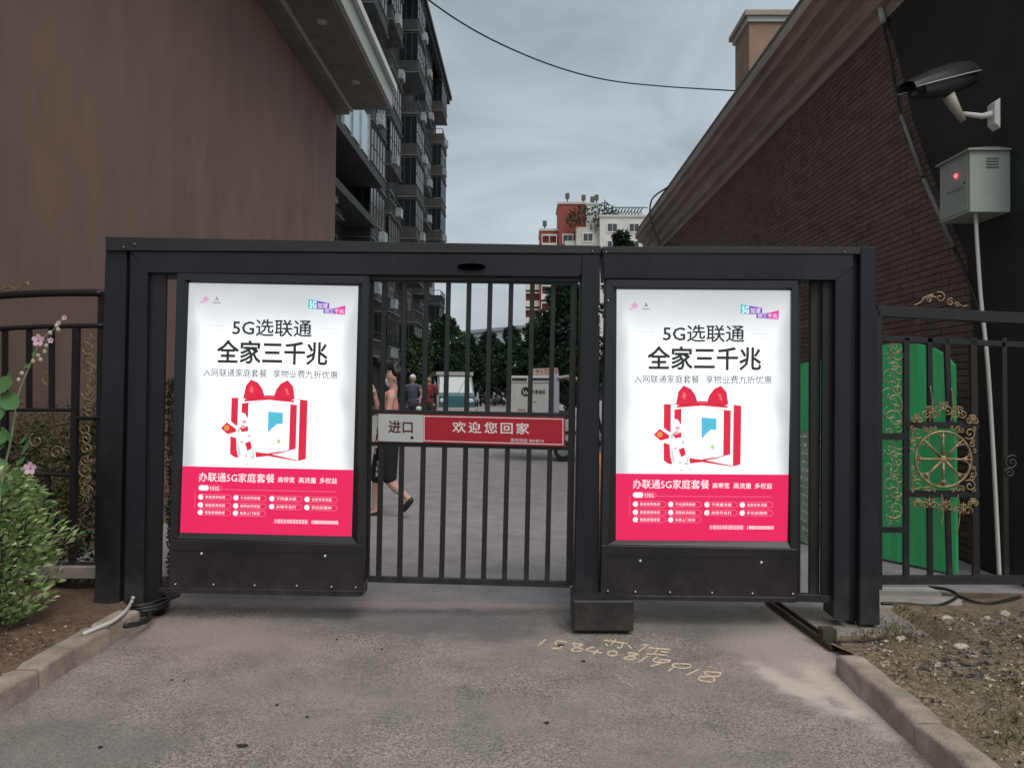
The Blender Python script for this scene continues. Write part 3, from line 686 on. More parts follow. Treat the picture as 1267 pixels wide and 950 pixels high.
# ------------------------------------------------------------------ fences
def scroll(c, r, turns=1.4, a0=0, dirn=1, n=22, plane_y=True, rmin=.12):
    pts = []
    for k in range(n):
        t = k/(n-1); a = a0+dirn*t*turns*2*math.pi; rr = r*(1-t*(1-rmin)); pts.append(Vector(c)+Vector((rr*math.cos(a), 0, rr*math.sin(a))))
    return pts
LY = 4.9
lf = thing('iron_fence', P(60, 745, LY), 'black iron fence with a curved top rail and scroll column left of the gate', 'fence')
MB().tube(curve([P(u, v, LY) for u, v in ((-160,392),(-60,372),(0,366),(60,363),(128,362.5))], 6), .024, 8).build('top_rail', M_black, lf, True)
MB().tube(curve([P(u, v, LY) for u, v in ((-160,430),(-60,413),(0,407),(60,404),(128,403))], 6), .016, 8).build('rail', M_black, lf, True)
for (u0, v0, u1, v1) in ((-160,507,92,507),(-160,585,88,587),(94,517,127,517),(-160,697,124,697)):
    MB().tube([P(u0, v0, LY), P(u1, v1, LY)], .013, 6).build('rail', M_black, lf)
for u in (-52,-24,5,35,63): MB().px([(u-3,406),(u-3,507),(u+3,507),(u+3,406)], LY, .02, 0).build('bar', M_black, lf)
MB().px([(89,404),(84,700),(91,700),(96.5,404)], LY-.01, .035, .002).build('bar', M_black, lf)
MB().px([(0,507),(0,697),(7,697),(7,507)], LY-.01, .035, .002).build('bar', M_black, lf)
for u in (-40,-20,30,58): MB().px([(u-2.5,587),(u-2.5,697),(u+2.5,697),(u+2.5,587)], LY, .02, 0).build('bar', M_black, lf)
MB().px([(121,362),(116,745),(119,745),(127,362)], LY, .03, 0).build('bar', M_black, lf)
random.seed(3)
for i, v in enumerate((418,431,445,458,472,486,500,530,543,556,569,582,595,608)):
    c = P(109+(-3 if v > 510 else 1), v, LY+.01); rr = .050 if i % 2 else .042
    s = MB().tube(scroll(c, rr, 1.5, i*1.9, 1 if i % 2 else -1, 20), .0055, 5)
    s.tube(scroll(c+Vector((.01,0,-.055)), .03, 1.2, i*1.1+2, -1 if i % 2 else 1, 14), .0045, 5)
    s.build('scroll', M_gold2, lf, True)
for (u, v, a) in ((70,560,0),(45,545,2),(60,470,1)):
    MB().tube(scroll(P(u, v, LY+.005), .05, 1.3, a), .005, 5).build('scroll', M_gold2, lf, True)
MB().tube(curve([P(u, v, LY) for u, v in ((0,360),(10,355),(22,358),(30,350),(36,353),(33,348))], 4), .006, 5).build('scroll', M_gold2, lf, True)
MB().rpx(-200, 701, 126, 716, LY-.05, .16, .004).build('plinth', M_conc, lf)

RY = 5.2
rf = thing('iron_fence', P(1160, 735, RY), 'black iron fence panel with gilt wheel ornament beside the green board', 'fence')
MB().px([(1086,378),(1086,391),(1290,402),(1290,388)], RY-.02, .05, .003).build('top_rail', M_black, rf)
MB().px([(1088,415),(1088,422),(1290,431),(1290,424)], RY, .03, .002).build('rail', M_black, rf)
MB().px([(1084,384),(1084,730),(1092,730),(1092,384)], RY-.02, .05, .003).build('bar', M_black, rf)
for u0, u1, w_, v1 in ((1122,1122,7,718),(1151,1152,6,525),(1172,1176,6,525),(1205,1209,8,720),(1151,1152,6,712),(1173,1176,6,712),(1243,1246,6,720)):
    v0 = 418 if v1 != 712 else 612
    MB().px([(u0-w_/2,v0),(u1-w_/2,v1),(u1+w_/2,v1),(u0+w_/2,v0)], RY, .025, .001).build('bar', M_black, rf)
for (a, b, c_, d_) in ((1088,536,1124,544),(1088,652,1124,659),(1122,522,1212,530),(1122,607,1212,615),(1086,712,1290,723)):
    MB().rpx(a, b, c_, d_, RY-.003, .028, .001).build('rail', M_black, rf)
# wheel
wc = P(1167, 568, RY-.012); px_ = RY/F
wh = MB().tube([wc+Vector((.185*math.cos(a), 0, .185*math.sin(a))) for a in [2*math.pi*k/36 for k in range(36)]], .008, 6, closed=True).build('wheel_ring', M_gold, rf, True)
MB().sphere(wc, (.03, .015, .03), 10, 6).build('wheel_hub', M_gold, wh, True)
sp_me = None
for k in range(8):
    a = k*math.pi/4; d_ = Vector((math.cos(a), 0, math.sin(a))); n_ = Vector((-d_.z, 0, d_.x))
    s = MB().tube([wc+d_*.02, wc+d_*.185], [.011, .006], 6)
    for sg in (-1, 1):
        s.tube(curve([wc+d_*.12, wc+d_*.155+n_*.018*sg, wc+d_*.178+n_*.030*sg, wc+d_*.165+n_*.040*sg], 4), .004, 5)
    s.sphere(wc+d_*.15, (.014, .009, .014), 8, 5); s.build('spoke', M_gold, rf, True)
for sx in (-1, 1):
    for sz in (-1, 1):
        c = wc+Vector((sx*.175, 0, sz*.175))
        s = MB().tube(scroll(c, .042, 1.4, math.atan2(-sz, -sx), sx*sz), .0055, 5)
        s.tube(scroll(c+Vector((-sx*.075, 0, sz*.02)), .024, 1.2, 1, sx), .0045, 5); s.tube(scroll(c+Vector((sx*.02, 0, -sz*.075)), .024, 1.2, 1, sz), .0045, 5)
        s.build('scroll', M_gold, rf, True)
# gilt scroll strip in the left column
for k in range(30):
    v = 430+k*7.4
    if 535 < v < 547 or v > 648: continue
    c = P(1106+6*math.sin(k*2.1), v, RY+.012+.004*(k%3)); r_ = .050+.018*math.sin(k*1.7)
    s = MB().tube(scroll(c, r_, 1.3, k*1.3, 1 if k % 2 else -1, 20), .0042, 5)
    s.build('scroll', mat('pale_gilt', (.33, .30, .16), .4, .3, var=.4, vscale=30) if k else M_gold, rf, True)
# gilt work above the rail and round the wheel: paired scrolls
def pair(u, v, r_, a, m_, name='flourish', lean=0):
    c = P(u, v, RY-.012)
    s = MB()
    for sg in (-1, 1):
        s.tube(scroll(c+Vector((sg*r_*.95, 0, 0)), r_, 1.35, (0 if sg < 0 else math.pi)+a*sg, sg, 20), .0045, 5)
        s.tube(scroll(c+Vector((sg*r_*.5, 0, r_*1.15)), r_*.55, 1.2, (0 if sg < 0 else math.pi)-a*sg, -sg, 14), .0038, 5)
    s.tube([c+Vector((0,0,-r_*.9)), c+Vector((0,0,r_*1.9))], [.005,.002], 5); s.sphere(c+Vector((0,0,r_*.2)), (.010,.007,.014), 7, 5)
    return s.build(name, m_, rf, True)
for pl in (((1131,378),(1139,374),(1146,367),(1155,364)), ((1140,370),(1150,366),(1158,368)), ((1185,375),(1191,379),(1197,378))):
    MB().tube(curve([P(u, v, RY-.01) for u, v in pl], 5), [.005]*(5*(len(pl)-1)+1), 5).build('flourish', M_gold, rf, True)
for (u, v, r_, a, sg) in ((1150,371,.024,.4,1),(1163,368,.040,2.2,-1),(1176,374,.028,1.0,1),(1184,377,.018,3,-1)):
    MB().tube(scroll(P(u, v, RY-.01), r_, 1.3, a, sg, 20), .0045, 5).build('flourish', M_gold, rf, True)
for (u, v, r_, a) in ((1150,512,.030,.3),(1167,507,.032,1.2),(1186,512,.030,.3),(1134,519,.020,.8),(1203,520,.022,.6),(1150,625,.030,2.4),(1170,628,.030,2.0),(1192,632,.032,2.6),(1135,622,.018,1.2),(1204,622,.018,1.2)):
    pair(u, v, r_, a, M_gold)
for u, v0, v1 in ((1151,478,522),(1177,480,522),(1165,612,650),(1185,612,660)):
    MB().tube(curve([P(u, v0, RY-.014), P(u+2.5, (v0+v1)/2, RY-.014), P(u-1, v1, RY-.014)], 5), .004, 5).build('flourish', M_gold, rf, True)
for sx in (-1, 1):
    for sz in (-1, 1):
        for (ox, oz, r_) in ((.125,.195,.020),(.195,.125,.020),(.205,.205,.016),(.06,.205,.016),(.205,.06,.016)):
            MB().tube(scroll(wc+Vector((sx*ox, 0, sz*oz)), r_, 1.3, ox*20, sx*sz, 14), .0038, 5).build('scroll', M_gold, rf, True)
MB().tube(scroll(P(1252, 572, RY-.01), .05, 1.6, 1), .004, 5).build('scroll', mat('dark_scroll', (.07, .07, .06), .5), rf, True)
MB().tube(scroll(P(1249, 585, RY-.01), .035, 1.4, 3, -1), .004, 5).build('scroll', mat('dark_scroll', (.07, .07, .06), .5), rf, True)

# green board (a run of painted sheet standing oblique behind the fence)
A = G(1183, 713); Bp = G(984, 671); A.z = Bp.z = 0; dirv = (Bp-A).normalized(); nrm = Vector((-dirv.y, dirv.x, 0))
M_green = mat('green_painted_sheet', (.062, .50, .18), .5, var=.22, vscale=2.5, stretch=(3,3,.3)); 
gb = thing('green_board', A.lerp(Bp, .5), 'tall green painted board with an arched top behind the right fence', 'board')
tp = [(984,452),(1003,447),(1030,441),(1070,431),(1100,425.5),(1135,425.5),(1155,431),(1170,440),(1180,452)]
pts = [Bp+Vector((0,0,.02)), A+Vector((0,0,.02))]+[PP(u, v, A, nrm) for u, v in reversed(tp)]
MB().prism(pts, nrm*(.035 if nrm.y > 0 else -.035)).build('sheet', M_green, gb)
off = -nrm*.006 if nrm.y > 0 else nrm*.006
q = [PP(u, v, A, nrm)+off for u, v in ((986,533),(1024,533),(1024,690),(986,664))]
MB().add(q, [(0,1,2,3)]).build('notice_sheet', mat('pale_green_notice', (.24, .36, .26), .5, var=.35, vscale=5, stretch=(1,1,3)), gb)
s = MB(); fq = quad_map(q, 100, 160, .004); random.seed(11)
for r_ in range(12):
    y = 8+r_*12; x = 8
    while x < 85:
        L_ = random.uniform(5, 14); strokes(s, fq, [(x, y), (x+L_, y)], random.choice((2, 3, 5))); x += L_+random.uniform(2, 6)
s.build('notice_lines', M_white, gb, kind='stuff', flip=False)

# ------------------------------------------------------------------ camera bracket, grey box, pipe
M_cab = mat('pale_grey_enclosure', (.33, .37, .33), .5, var=.08, vscale=5); M_cabd = mat('grey_enclosure_roof', (.30, .31, .28), .5)
bx = thing('control_box', PX(1205, 270, 3.45), 'pale grey metal box with louvres and red lamp on the dark wall', 'control box')
Yn, Yf = 5.72, 6.13
a = P(1200, 189, Yn); X0 = a.x; X1 = RX-.022; zb = P(1200, 262, Yn).z; zt = P(1200, 187, Yn).z
MB().box((X0, Yn, zb), (X1, Yf, zt)).build('cabinet', M_cab, bx)
MB().box((X0-.006, Yn+.02, zb+.02), (X0-.001, Yf-.02, zt-.02)).build('door', mat('grey_box_door', (.30, .315, .30), .55, var=.1), bx)
s = MB(); zr = zt+.045; e_ = .025
s.add([(X0-e_,Yn-e_,zt+.002),(X1,Yn-e_,zt+.002),(X1,Yf+e_,zt+.002),(X0-e_,Yf+e_,zt+.002),(X1-.13,Yn+.10,zr+.02),(X1-.02,Yn+.10,zr+.02),(X1-.02,Yf-.10,zr+.02),(X1-.13,Yf-.10,zr+.02),
       (X0-e_,Yn-e_,zt+.014),(X1,Yn-e_,zt+.014),(X1,Yf+e_,zt+.014),(X0-e_,Yf+e_,zt+.014)],
      [(0,3,2,1),(0,1,9,8),(1,2,10,9),(2,3,11,10),(3,0,8,11),(8,9,5,4),(9,10,6,5),(10,11,7,6),(11,8,4,7),(4,5,6,7)])
s.build('hipped_roof', M_cabd, bx)
for k in range(4):
    z = zt-.055-.022*k; MB().box((X0+.12, Yn-.005, z-.004), (X0+.21, Yn-.001, z+.004)).build('louvre', mat('louvre_shadow_gap', (.10, .11, .10), .6), bx)
l = PX(1183, 218, X0-.008); MB().sphere(l, .016, 10, 6).build('red_lamp', emat('lit_red_indicator', (1, .04, .06), 6), bx, True)
l = PX(1193, 226, X0-.008); MB().sphere(l, .008, 8, 5).build('lock', M_rubber, bx, True)
MB().box((X0-.008, Yn+.08, (zb+zt)/2-.03), (X0-.0065, Yn+.30, (zb+zt)/2-.012)).build('faded_marking', mat('faded_marking', (.19, .20, .19), .6), bx)
s = MB().tube(curve([P(u, v, y) for u, v, y in ((1207,262,5.80),(1209,300,5.78),(1214,372,5.7),(1222,450,5.6),(1230,580,5.5),(1237,722,5.42))], 6), .014, 8)
top(s, 'drop_pipe', mat('white_plastic_pipe', (.48, .47, .44), .5), 'thin white plastic pipe leaning down from the grey box to the ground', 'pipe', smooth=True)

cm = thing('security_camera', PX(1238, 150, RX-.02), 'hooded security camera on a white wall bracket above the grey box', 'camera')
Yc = 5.62
wp = [P(u, v, Yc) for u, v in ((1234,124),(1238,122),(1238,158),(1234,152))]
MB().prism([P(1231,126,Yc), P(1231,152,Yc), P(1238,158,Yc), P(1238,121,Yc)], (0, .09, 0), .003).build('wall_plate', M_white, cm)
MB().tube([P(1233,140,Yc+.045), P(1215,144,Yc+.04), P(1192,141,Yc+.03)], [.030,.020,.016], 10).build('arm', M_white, cm, True)
MB().tube([P(1192,150,Yc+.03), P(1182,134,Yc+.02), P(1173,118,Yc+.0)], [.020,.034,.045], 12).build('swivel', mat('cream_plastic', (.33, .30, .24), .5), cm, True)
# housing: a tapered box with hood
p0 = P(1131, 112, Yc-.10); p1 = P(1198, 95, Yc+.10); ax = (p1-p0).normalized(); up = Vector((0,0,1)); up = (up-ax*up.dot(ax)).normalized(); sd = ax.cross(up)
s = MB()
def ring(c, w_, h, n=16, pw=3.0):
    o = []
    for k in range(n):
        t = 2*math.pi*k/n; cx, sx = math.cos(t), math.sin(t)
        o.append(c+sd*w_*math.copysign(abs(cx)**(2/pw), cx)+up*h*math.copysign(abs(sx)**(2/pw), sx))
    return o
def loft(s, rings):
    n = len(rings[0]); vs = [p for r_ in rings for p in r_]; fs = [tuple(range(n)), tuple(range((len(rings)-1)*n, len(rings)*n))]
    for i in range(len(rings)-1):
        for k in range(n): l = (k+1) % n; fs.append((i*n+k, i*n+l, (i+1)*n+l, (i+1)*n+k))
    return s.add(vs, fs)
L_ = (p1-p0).length
loft(s, [ring(p0+ax*.03, .075, .060), ring(p0+ax*L_*.35, .085, .092), ring(p0+ax*L_*.7, .088, .096), ring(p0+ax*L_, .075, .075), ring(p0+ax*(L_+.05), .045, .04)])
s.build('housing', M_rubber, cm, smooth='auto')
s = MB(); rs = []
for t, w_, h in ((-.12, .080, .060), (.3, .098, .098), (.75, .10, .115), (1.0, .09, .10), (1.1, .07, .07)):
    c = p0+ax*L_*t; o = []
    for k in range(9):
        an = math.pi*k/8; o.append(c+sd*w_*math.cos(an)+up*(.010+h*math.sin(an)**.7))
    for k in range(8, -1, -1):
        an = math.pi*k/8; o.append(c+sd*(w_-.006)*math.cos(an)+up*(.018+(h-.006)*math.sin(an)**.7))
    rs.append(o)
rim = [r_[0] for r_ in rs]
loft(s, rs); s.build('sun_hood', mat('dark_glossy_hood', (.03, .03, .03), .25), cm, smooth='auto')
for e_ in (0, 8): MB().tube([r_[e_] for r_ in rs], .0055, 6).build('hood_rim', mat('silver_edge', (.35,.34,.32), .35), cm, True)
MB().tube([p0+ax*.02-up*.002, p0+ax*.034], [.052,.052], 14).build('lens', mat('lens_glass', (.01, .01, .012), .08), cm, True)

# ------------------------------------------------------------------ apartment tower (left, behind)
M_tw = mat('dark_grey_tower_render', (.022, .023, .026), .85, var=.3, vscale=.6, bump=.1)
M_slab = mat('grey_balcony_edge', (.032, .034, .035), .8, var=.4, vscale=.8)
M_gl = mat('dark_window_glass', (.012, .016, .018), .15, var=.2, spec=.5)
M_pale = mat('pale_aluminium', (.25, .28, .29), .4, var=.4, vscale=1.2)
M_gblue = mat('pale_blue_balcony_glass', (.38, .50, .55), .2, var=.1)
TXF, TY0, TY1, FL, NF = -9.0, 21.0, 75.0, 2.9, 10
tw = thing('apartment_tower', (TXF-7, 48, 0), 'dark ten storey apartment tower with stacked balconies on the left beyond the gate', 'building')
MB().box((TXF-14, TY0, 0), (TXF, TY1, NF*FL+.6)).build('wall', M_tw, tw)
MB().box((TXF-14.2, TY0-.3, NF*FL+.61), (TXF+1.5, TY1+.4, NF*FL+.95)).build('roof', M_tw, tw)
MB().box((TXF+.9, TY0-.3, NF*FL+.2), (TXF+1.3, TY1+.3, NF*FL+.60)).build('parapet', M_tw, tw)
# part meshes, shared by all storeys (local to the bay corner)
BW = 3.9
def bay_meshes(prot):
    d_ = {}
    d_['balcony'] = MB().box((0,0,-.16), (prot,BW,0)).box((prot-.10,0,.001), (prot,BW,.62)).box((0,0,.001), (prot-.101,.1,.62)).box((0,BW-.1,.001), (prot-.101,BW,.62)).mesh('balcony', M_slab)
    s = MB()
    for k in range(6): y = .0+k*(BW-.06)/5; s.box((prot-.07, y, .63), (prot-.01, y+.06, 2.5))
    for k in range(3): x = prot*k/3; s.box((x, .01, .63), (x+.05, .07, 2.5))
    s.box((0, 0, 2.51), (prot, BW, 2.6)).box((prot-.065, .07, 1.5), (prot-.02, BW-.07, 1.55))
    d_['window_frame'] = s.mesh('window_frame', M_slab)
    d_['pane'] = MB().box((prot-.045, .06, .64), (prot-.035, BW-.07, 2.5)).box((.0, .035, .64), (prot-.08, .045, 2.5)).mesh('pane', M_gl)
    s = MB()
    for k in range(14): y = .05+k*(BW-.1)/13; s.tube([(prot+.02, y, .05), (prot+.02, y, 1.05)], .015, 4)
    s.tube([(prot+.02, 0, 1.05), (prot+.02, BW, 1.05)], .03, 4); s.tube([(0, -.02, 1.05), (prot+.02, -.02, 1.05)], .03, 4)
    for k in range(5): x = prot*k/5; s.tube([(x, -.02, .05), (x, -.02, 1.05)], .015, 4)
    d_['railing'] = s.mesh('railing', M_black)
    return d_
bays = {p: bay_meshes(p) for p in (.9, 1.35)}
tr_me = {p: MB().box((0,-.04,-.24), (p+.07,BW+.04,-.165)).box((p+.002,-.03,.60), (p+.05,BW+.03,.68)).box((p+.002,.3,.05),(p+.02,BW-.3,.09)).mesh('slab_trim', mat('worn_slab_trim', (.10,.105,.10), .7, var=.4, vscale=2)) for p in (.9, 1.35)}
ac_me = MB().box((0,0,0), (.32,.8,.56)).tube([(.16,-.01,.28),(.16,.0,.28)], [.2,.2], 12).mesh('air_conditioner', M_pale)
cl_me = MB().box((0,0,0), (.02,.55,1.1)).mesh('laundry', M_pale)
wn_me = MB().box((0,0,0), (.05,1.5,1.5)).mesh('window', M_gl); wf_me = MB().box((-.02,-.08,-.08), (.07,-.001,1.58)).box((-.02,1.501,-.08), (.07,1.58,1.58)).box((-.02,-.001,1.501), (.07,1.5,1.58)).box((-.02,-.001,-.08), (.10,1.5,-.001)).box((.0,.72,0), (.06,.78,1.5)).mesh('window_frame', M_pale)
vs_me = MB().box((0,0,0), (.05,.12,1.7)).mesh('curtain', mat('pale_curtain', (.45, .48, .48), .8))
random.seed(5)
O = tw.location
nb = 7; step = (TY1-TY0)/nb
for b_ in range(nb):
    y0 = TY0+.9+b_*step
    for f in range(NF):
        z0 = f*FL+.15
        prot = 1.35 if (b_ % 2 == 0) else .9
        if f == 0: continue
        D = bays[prot]; loc = Vector((TXF+.002, y0, z0))-O
        bal = link('balcony', D['balcony'], tw, loc)
        if f in (2, 4, 7) and b_ in (1, 3, 5) or (b_+f*3) % 5 == 0: link('railing', D['railing'], bal)
        else:
            fr = link('window_frame', D['window_frame'], bal); link('pane', D['pane'], bal)
            for k in range(random.choice((1, 2, 3))):
                link('curtain', vs_me, bal, (prot-.16, random.uniform(.3, BW-.5), .65))
            link('curtain', vs_me, bal, (random.uniform(.2, prot-.3), .10, .65)).rotation_euler.z = R(90)
        link('slab_trim', tr_me[prot], bal)
        if (b_+f) % 3: link('air_conditioner', ac_me, tw, loc+Vector((prot+.01, random.uniform(.2, 2.6), random.uniform(-.1, .05))))
        w_ = link('window', wn_me, tw, Vector((TXF-.01, y0+BW+.95, z0+.9))-O); link('window_frame', wf_me, w_)
# lower storeys nearest the gatehouse: deep slab with pale glass
for (z, xo) in ((P(411,190,33).z, 1.9), (P(411,235,33).z-.4, 1.6)):
    MB().box((TXF, 27.0, z-.35), (TXF+xo, 37.5, z)).build('deep_slab', M_slab, tw)
zb = P(411,190,33).z
MB().box((TXF+1.80, 29.6, zb+.2), (TXF+1.84, 34.2, zb+2.0)).build('pale_glass', M_gblue, tw)
for y in (29.4, 30.9, 32.5, 34.2): MB().box((TXF+1.78, y, zb+.05), (TXF+1.90, y+.10, zb+2.15)).build('mullion', M_pale, tw)
MB().box((TXF+.02, 27, 0), (TXF+2.0, 74, .25)).build('podium_step', M_slab, tw)
for k in range(9):
    y = 24+k*5.3; MB().box((TXF+.003, y, .3), (TXF+.06, y+3.2, 2.5)).build('shop_shutter', mat('dark_shutter', (.04, .042, .05), .4, var=.3), tw)
    MB().prism([(TXF, y-.2, 3.0), (TXF+1.3, y-.2, 2.6), (TXF+1.3, y-.2, 2.68), (TXF, y-.2, 3.1)], (0, 3.8, 0)).build('awning', M_slab, tw)

# ------------------------------------------------------------------ red and white apartment block (centre, far)
M_rd = mat('brick_red_render', (.26, .062, .045), .85, var=.15, vscale=.4); M_cr = mat('cream_render', (.48, .46, .41), .85, var=.12, vscale=.5); M_wt = mat('whitewashed_render', (.56, .54, .52), .8, var=.08, vscale=.5)
RYD = 130.
rb = thing('red_apartment_block', (P(700, 470, RYD).x, RYD+8, 0), 'stepped red and cream high rise with roof terraces and white corner bays', 'building')
def blk(name, m, u0, u1, v0, Y, dep=8, v1=None):
    x0 = P(u0, 300, Y).x; x1 = P(u1, 300, Y).x; z1 = P((u0+u1)/2, v0, Y).z; z0 = P((u0+u1)/2, v1, Y).z if v1 else 0
    return MB().box((x0, Y, z0), (x1, Y+dep, z1)).build(name, m, rb)
blk('wall', M_rd, 651, 668, 318, RYD+4); blk('wall', M_rd, 668, 691, 285, RYD+2); blk('wall', M_rd, 691, 725, 252, RYD+1)
blk('wall', M_cr, 713, 743, 281, RYD-1.5); blk('wall', M_wt, 742, 800, 268, RYD-2.5); blk('stair_tower', M_wt, 725, 742, 254, RYD+.5, 5, 281)
blk('wall', M_cr, 699, 713, 298, RYD-.8)
for u0, u1, v, Y in ((667,692,285,RYD+1.8),(689.5,726,252,RYD+.8),(724,743,253,RYD+.4),(741,801,268,RYD-2.7)):
    blk('cornice', M_cr, u0, u1, v-2.2, Y, 8.5, v+.5)
M_wf = mat('white_window_surround', (.60, .60, .57), .7); M_gd = mat('window_dark_glass', (.05, .055, .06), .2)
fw = MB().box((0,-.12,0),(1.9,0,1.7)).mesh('window_frame', M_wf); wp_ = MB().box((.2,-.16,.25),(.9,-.121,1.45)).box((1.0,-.16,.25),(1.7,-.121,1.45)).mesh('window', M_gd)
balm = MB().box((0,-.9,0),(2.6,0,1.0)).box((0,-.9,2.3),(2.6,0,2.5)).box((0,-.9,1.001),(.12,-.1,2.299)).box((2.48,-.9,1.001),(2.6,-.1,2.299)).box((1.25,-.9,1.001),(1.35,-.8,2.299)).mesh('balcony', M_wf)
for (u0, u1, vt, Y, kind, st) in ((652,667,322,RYD+4,'b',0),(669,690,292,RYD+2,'b',0),(693,712,288,RYD+1,'b',1),(714,741,286,RYD-1.5,'b',1),(744,798,274,RYD-2.5,'w',0),(700,712,302,RYD-.8,'w',0)):
    x0 = P(u0, 300, Y).x; x1 = P(u1, 300, Y).x; zt_ = P((u0+u1)/2, vt, Y).z; z = zt_-1.9
    n = max(1, int((x1-x0)/2.9))
    while z > 8:
        for k in range(n):
            x = x0+(x1-x0)*(k+.5)/n
            if kind == 'b' and (k+st) % 2 == 0: o = link('balcony', balm, rb, Vector((x-1.3, Y-.002, z-.5))-rb.location)
            else:
                w_ = link('window', wp_, rb, Vector((x-.95, Y-.002, z))-rb.location); link('window_frame', fw, w_)
        z -= 2.9
# roof things
tr = P(770, 262, RYD)
s = MB()
for k in range(10):
    x = P(757+k*4, 262, RYD).x; z = P(757, 268, RYD-2).z; s.box((x, RYD, z), (x+.12, RYD+.12, z+1.5)); s.box((x, RYD-1.5, z+1.5), (x+.12, RYD+3, z+1.65))
s.box((P(755,260,RYD).x, RYD-1.2, P(757,268,RYD-2).z+1.66), (P(800,260,RYD).x, RYD-1.05, P(757,268,RYD-2).z+1.8)); s.build('roof_pergola', mat('dark_green_steel', (.04,.07,.05), .6), rb)
for u, v in ((702,246),(722,248),(738,248),(733,250),(674,280)):
    p = P(u, v+6, RYD+2); s = MB(); s.tube([p, P(u, v, RYD+2)], .12, 6); s.box(tuple(P(u, v, RYD+2)-Vector((.35,.3,.0))), tuple(P(u, v, RYD+2)+Vector((.35,.3,.9)))); s.build('roof_vent', M_roof, rb)

# far grey hall
x0 = P(570, 410, 170).x; x1 = P(660, 405, 170).x
s = MB(); z0 = P(575, 414, 170).z; z1 = P(655, 405, 170).z
s.prism([(x0,170,0),(x1,170,0),(x1,170,z1),(x0,170,z0)], (0, 12, 0))
gh = thing('grey_hall', ((x0+x1)/2, 176, 0), 'long pale grey building low over the trees left of the red block', 'building')
s.build('wall', mat('hazy_grey_wall', (.30, .33, .36), .8, var=.1, vscale=.2), gh)
s = MB().prism([(x0-.5,169.5,z0),(x1+.3,169.5,z1),(x1+.3,169.5,z1+.7),(x0-.5,169.5,z0+.7)], (0, 13, 0)); s.build('roof', mat('hazy_grey_roof', (.20, .23, .27), .8), gh)
for k in range(14):
    x = x0+1+k*(x1-x0-2)/14; MB().box((x, 169.9, z0-3.2), (x+.6, 169.99, z0-1.9)).build('window', M_gd, gh)
# white house by the red block
wa = thing('white_house', (P(648, 470, 100).x, 103, 0), 'small white block peeping through the trees below the red high rise', 'building')
MB().box((P(637,440,100).x, 100, 0), (P(658,440,100).x, 106, P(645,412,100).z)).build('wall', M_wt, wa)
for k in range(3):
    for j in range(2):
        x = P(640+j*9, 440, 100).x; MB().box((x, 99.95, 2+k*2.0), (x+.5, 99.995, 3.1+k*2.0)).build('window', M_gd, wa)

# ------------------------------------------------------------------ foliage
def leaf_mat(name, c1, c2, c3):
    m = bpy.data.materials.new(name); m.use_nodes = True; t = m.node_tree; b = t.nodes['Principled BSDF']
    g_ = t.nodes.new('ShaderNodeNewGeometry'); r_ = t.nodes.new('ShaderNodeValToRGB')
    r_.color_ramp.elements[0].color = (*c1, 1); r_.color_ramp.elements[1].color = (*c3, 1); k = r_.color_ramp.elements.new(.55); k.color = (*c2, 1)
    t.links.new(g_.outputs['Random Per Island'], r_.inputs[0]); t.links.new(r_.outputs[0], b.inputs['Base Color'])
    b.inputs['Roughness'].default_value = .45; b.inputs['Specular IOR Level'].default_value = .4
    tr_ = t.nodes.new('ShaderNodeBsdfTranslucent'); t.links.new(r_.outputs[0], tr_.inputs[0]); mx = t.nodes.new('ShaderNodeMixShader'); mx.inputs[0].default_value = .25
    t.links.new(b.outputs[0], mx.inputs[1]); t.links.new(tr_.outputs[0], mx.inputs[2]); t.links.new(mx.outputs[0], t.nodes['Material Output'].inputs[0])
    return m
ML_far = leaf_mat('dark_far_leaves', (.010, .027, .014), (.021, .050, .024), (.048, .092, .042))
ML_mid = leaf_mat('mid_green_leaves', (.016, .034, .012), (.032, .064, .022), (.075, .11, .045))
ML_bush = leaf_mat('variegated_bush_leaves', (.12, .22, .05), (.34, .48, .19), (.80, .82, .55))
ML_hol = leaf_mat('broad_green_leaves', (.06, .15, .05), (.10, .22, .08), (.16, .30, .12))
ML_dry = leaf_mat('dry_vine_leaves', (.08, .08, .035), (.15, .13, .06), (.26, .24, .11))
M_bark = mat('dark_bark', (.05, .04, .03), .9, var=.3, vscale=8, bump=.5, bscale=20)
def leaf(s, c, d_, n_, L_, W_, fold=.25):
    d_ = d_.normalized(); sd_ = d_.cross(n_)
    sd_ = sd_.normalized() if sd_.length > 1e-5 else d_.orthogonal().normalized()
    n2 = sd_.cross(d_)
    s.add([c, c+d_*L_*.5+sd_*W_*.5+n2*W_*fold, c+d_*L_, c+d_*L_*.5-sd_*W_*.5+n2*W_*fold], [(0,1,2),(0,2,3)])
def rv():
    while True:
        v = Vector((random.uniform(-1,1), random.uniform(-1,1), random.uniform(-1,1)))
        if .05 < v.length < 1: return v
def clump_crown(s, blobs, n_per, L_, W_):
    for (c, r_) in blobs:
        for _ in range(int(n_per)):
            v = rv(); v = v.normalized()*(random.random()**.33)
            p = Vector(c)+Vector((v.x*r_[0], v.y*r_[1], v.z*r_[2]))*(1+.18*mn.noise(v*3+Vector(c)))
            d_ = (v+rv()*.8+Vector((0,0,-.1))); k = random.uniform(.7, 1.3); leaf(s, p, d_, rv(), L_*k, W_*k)
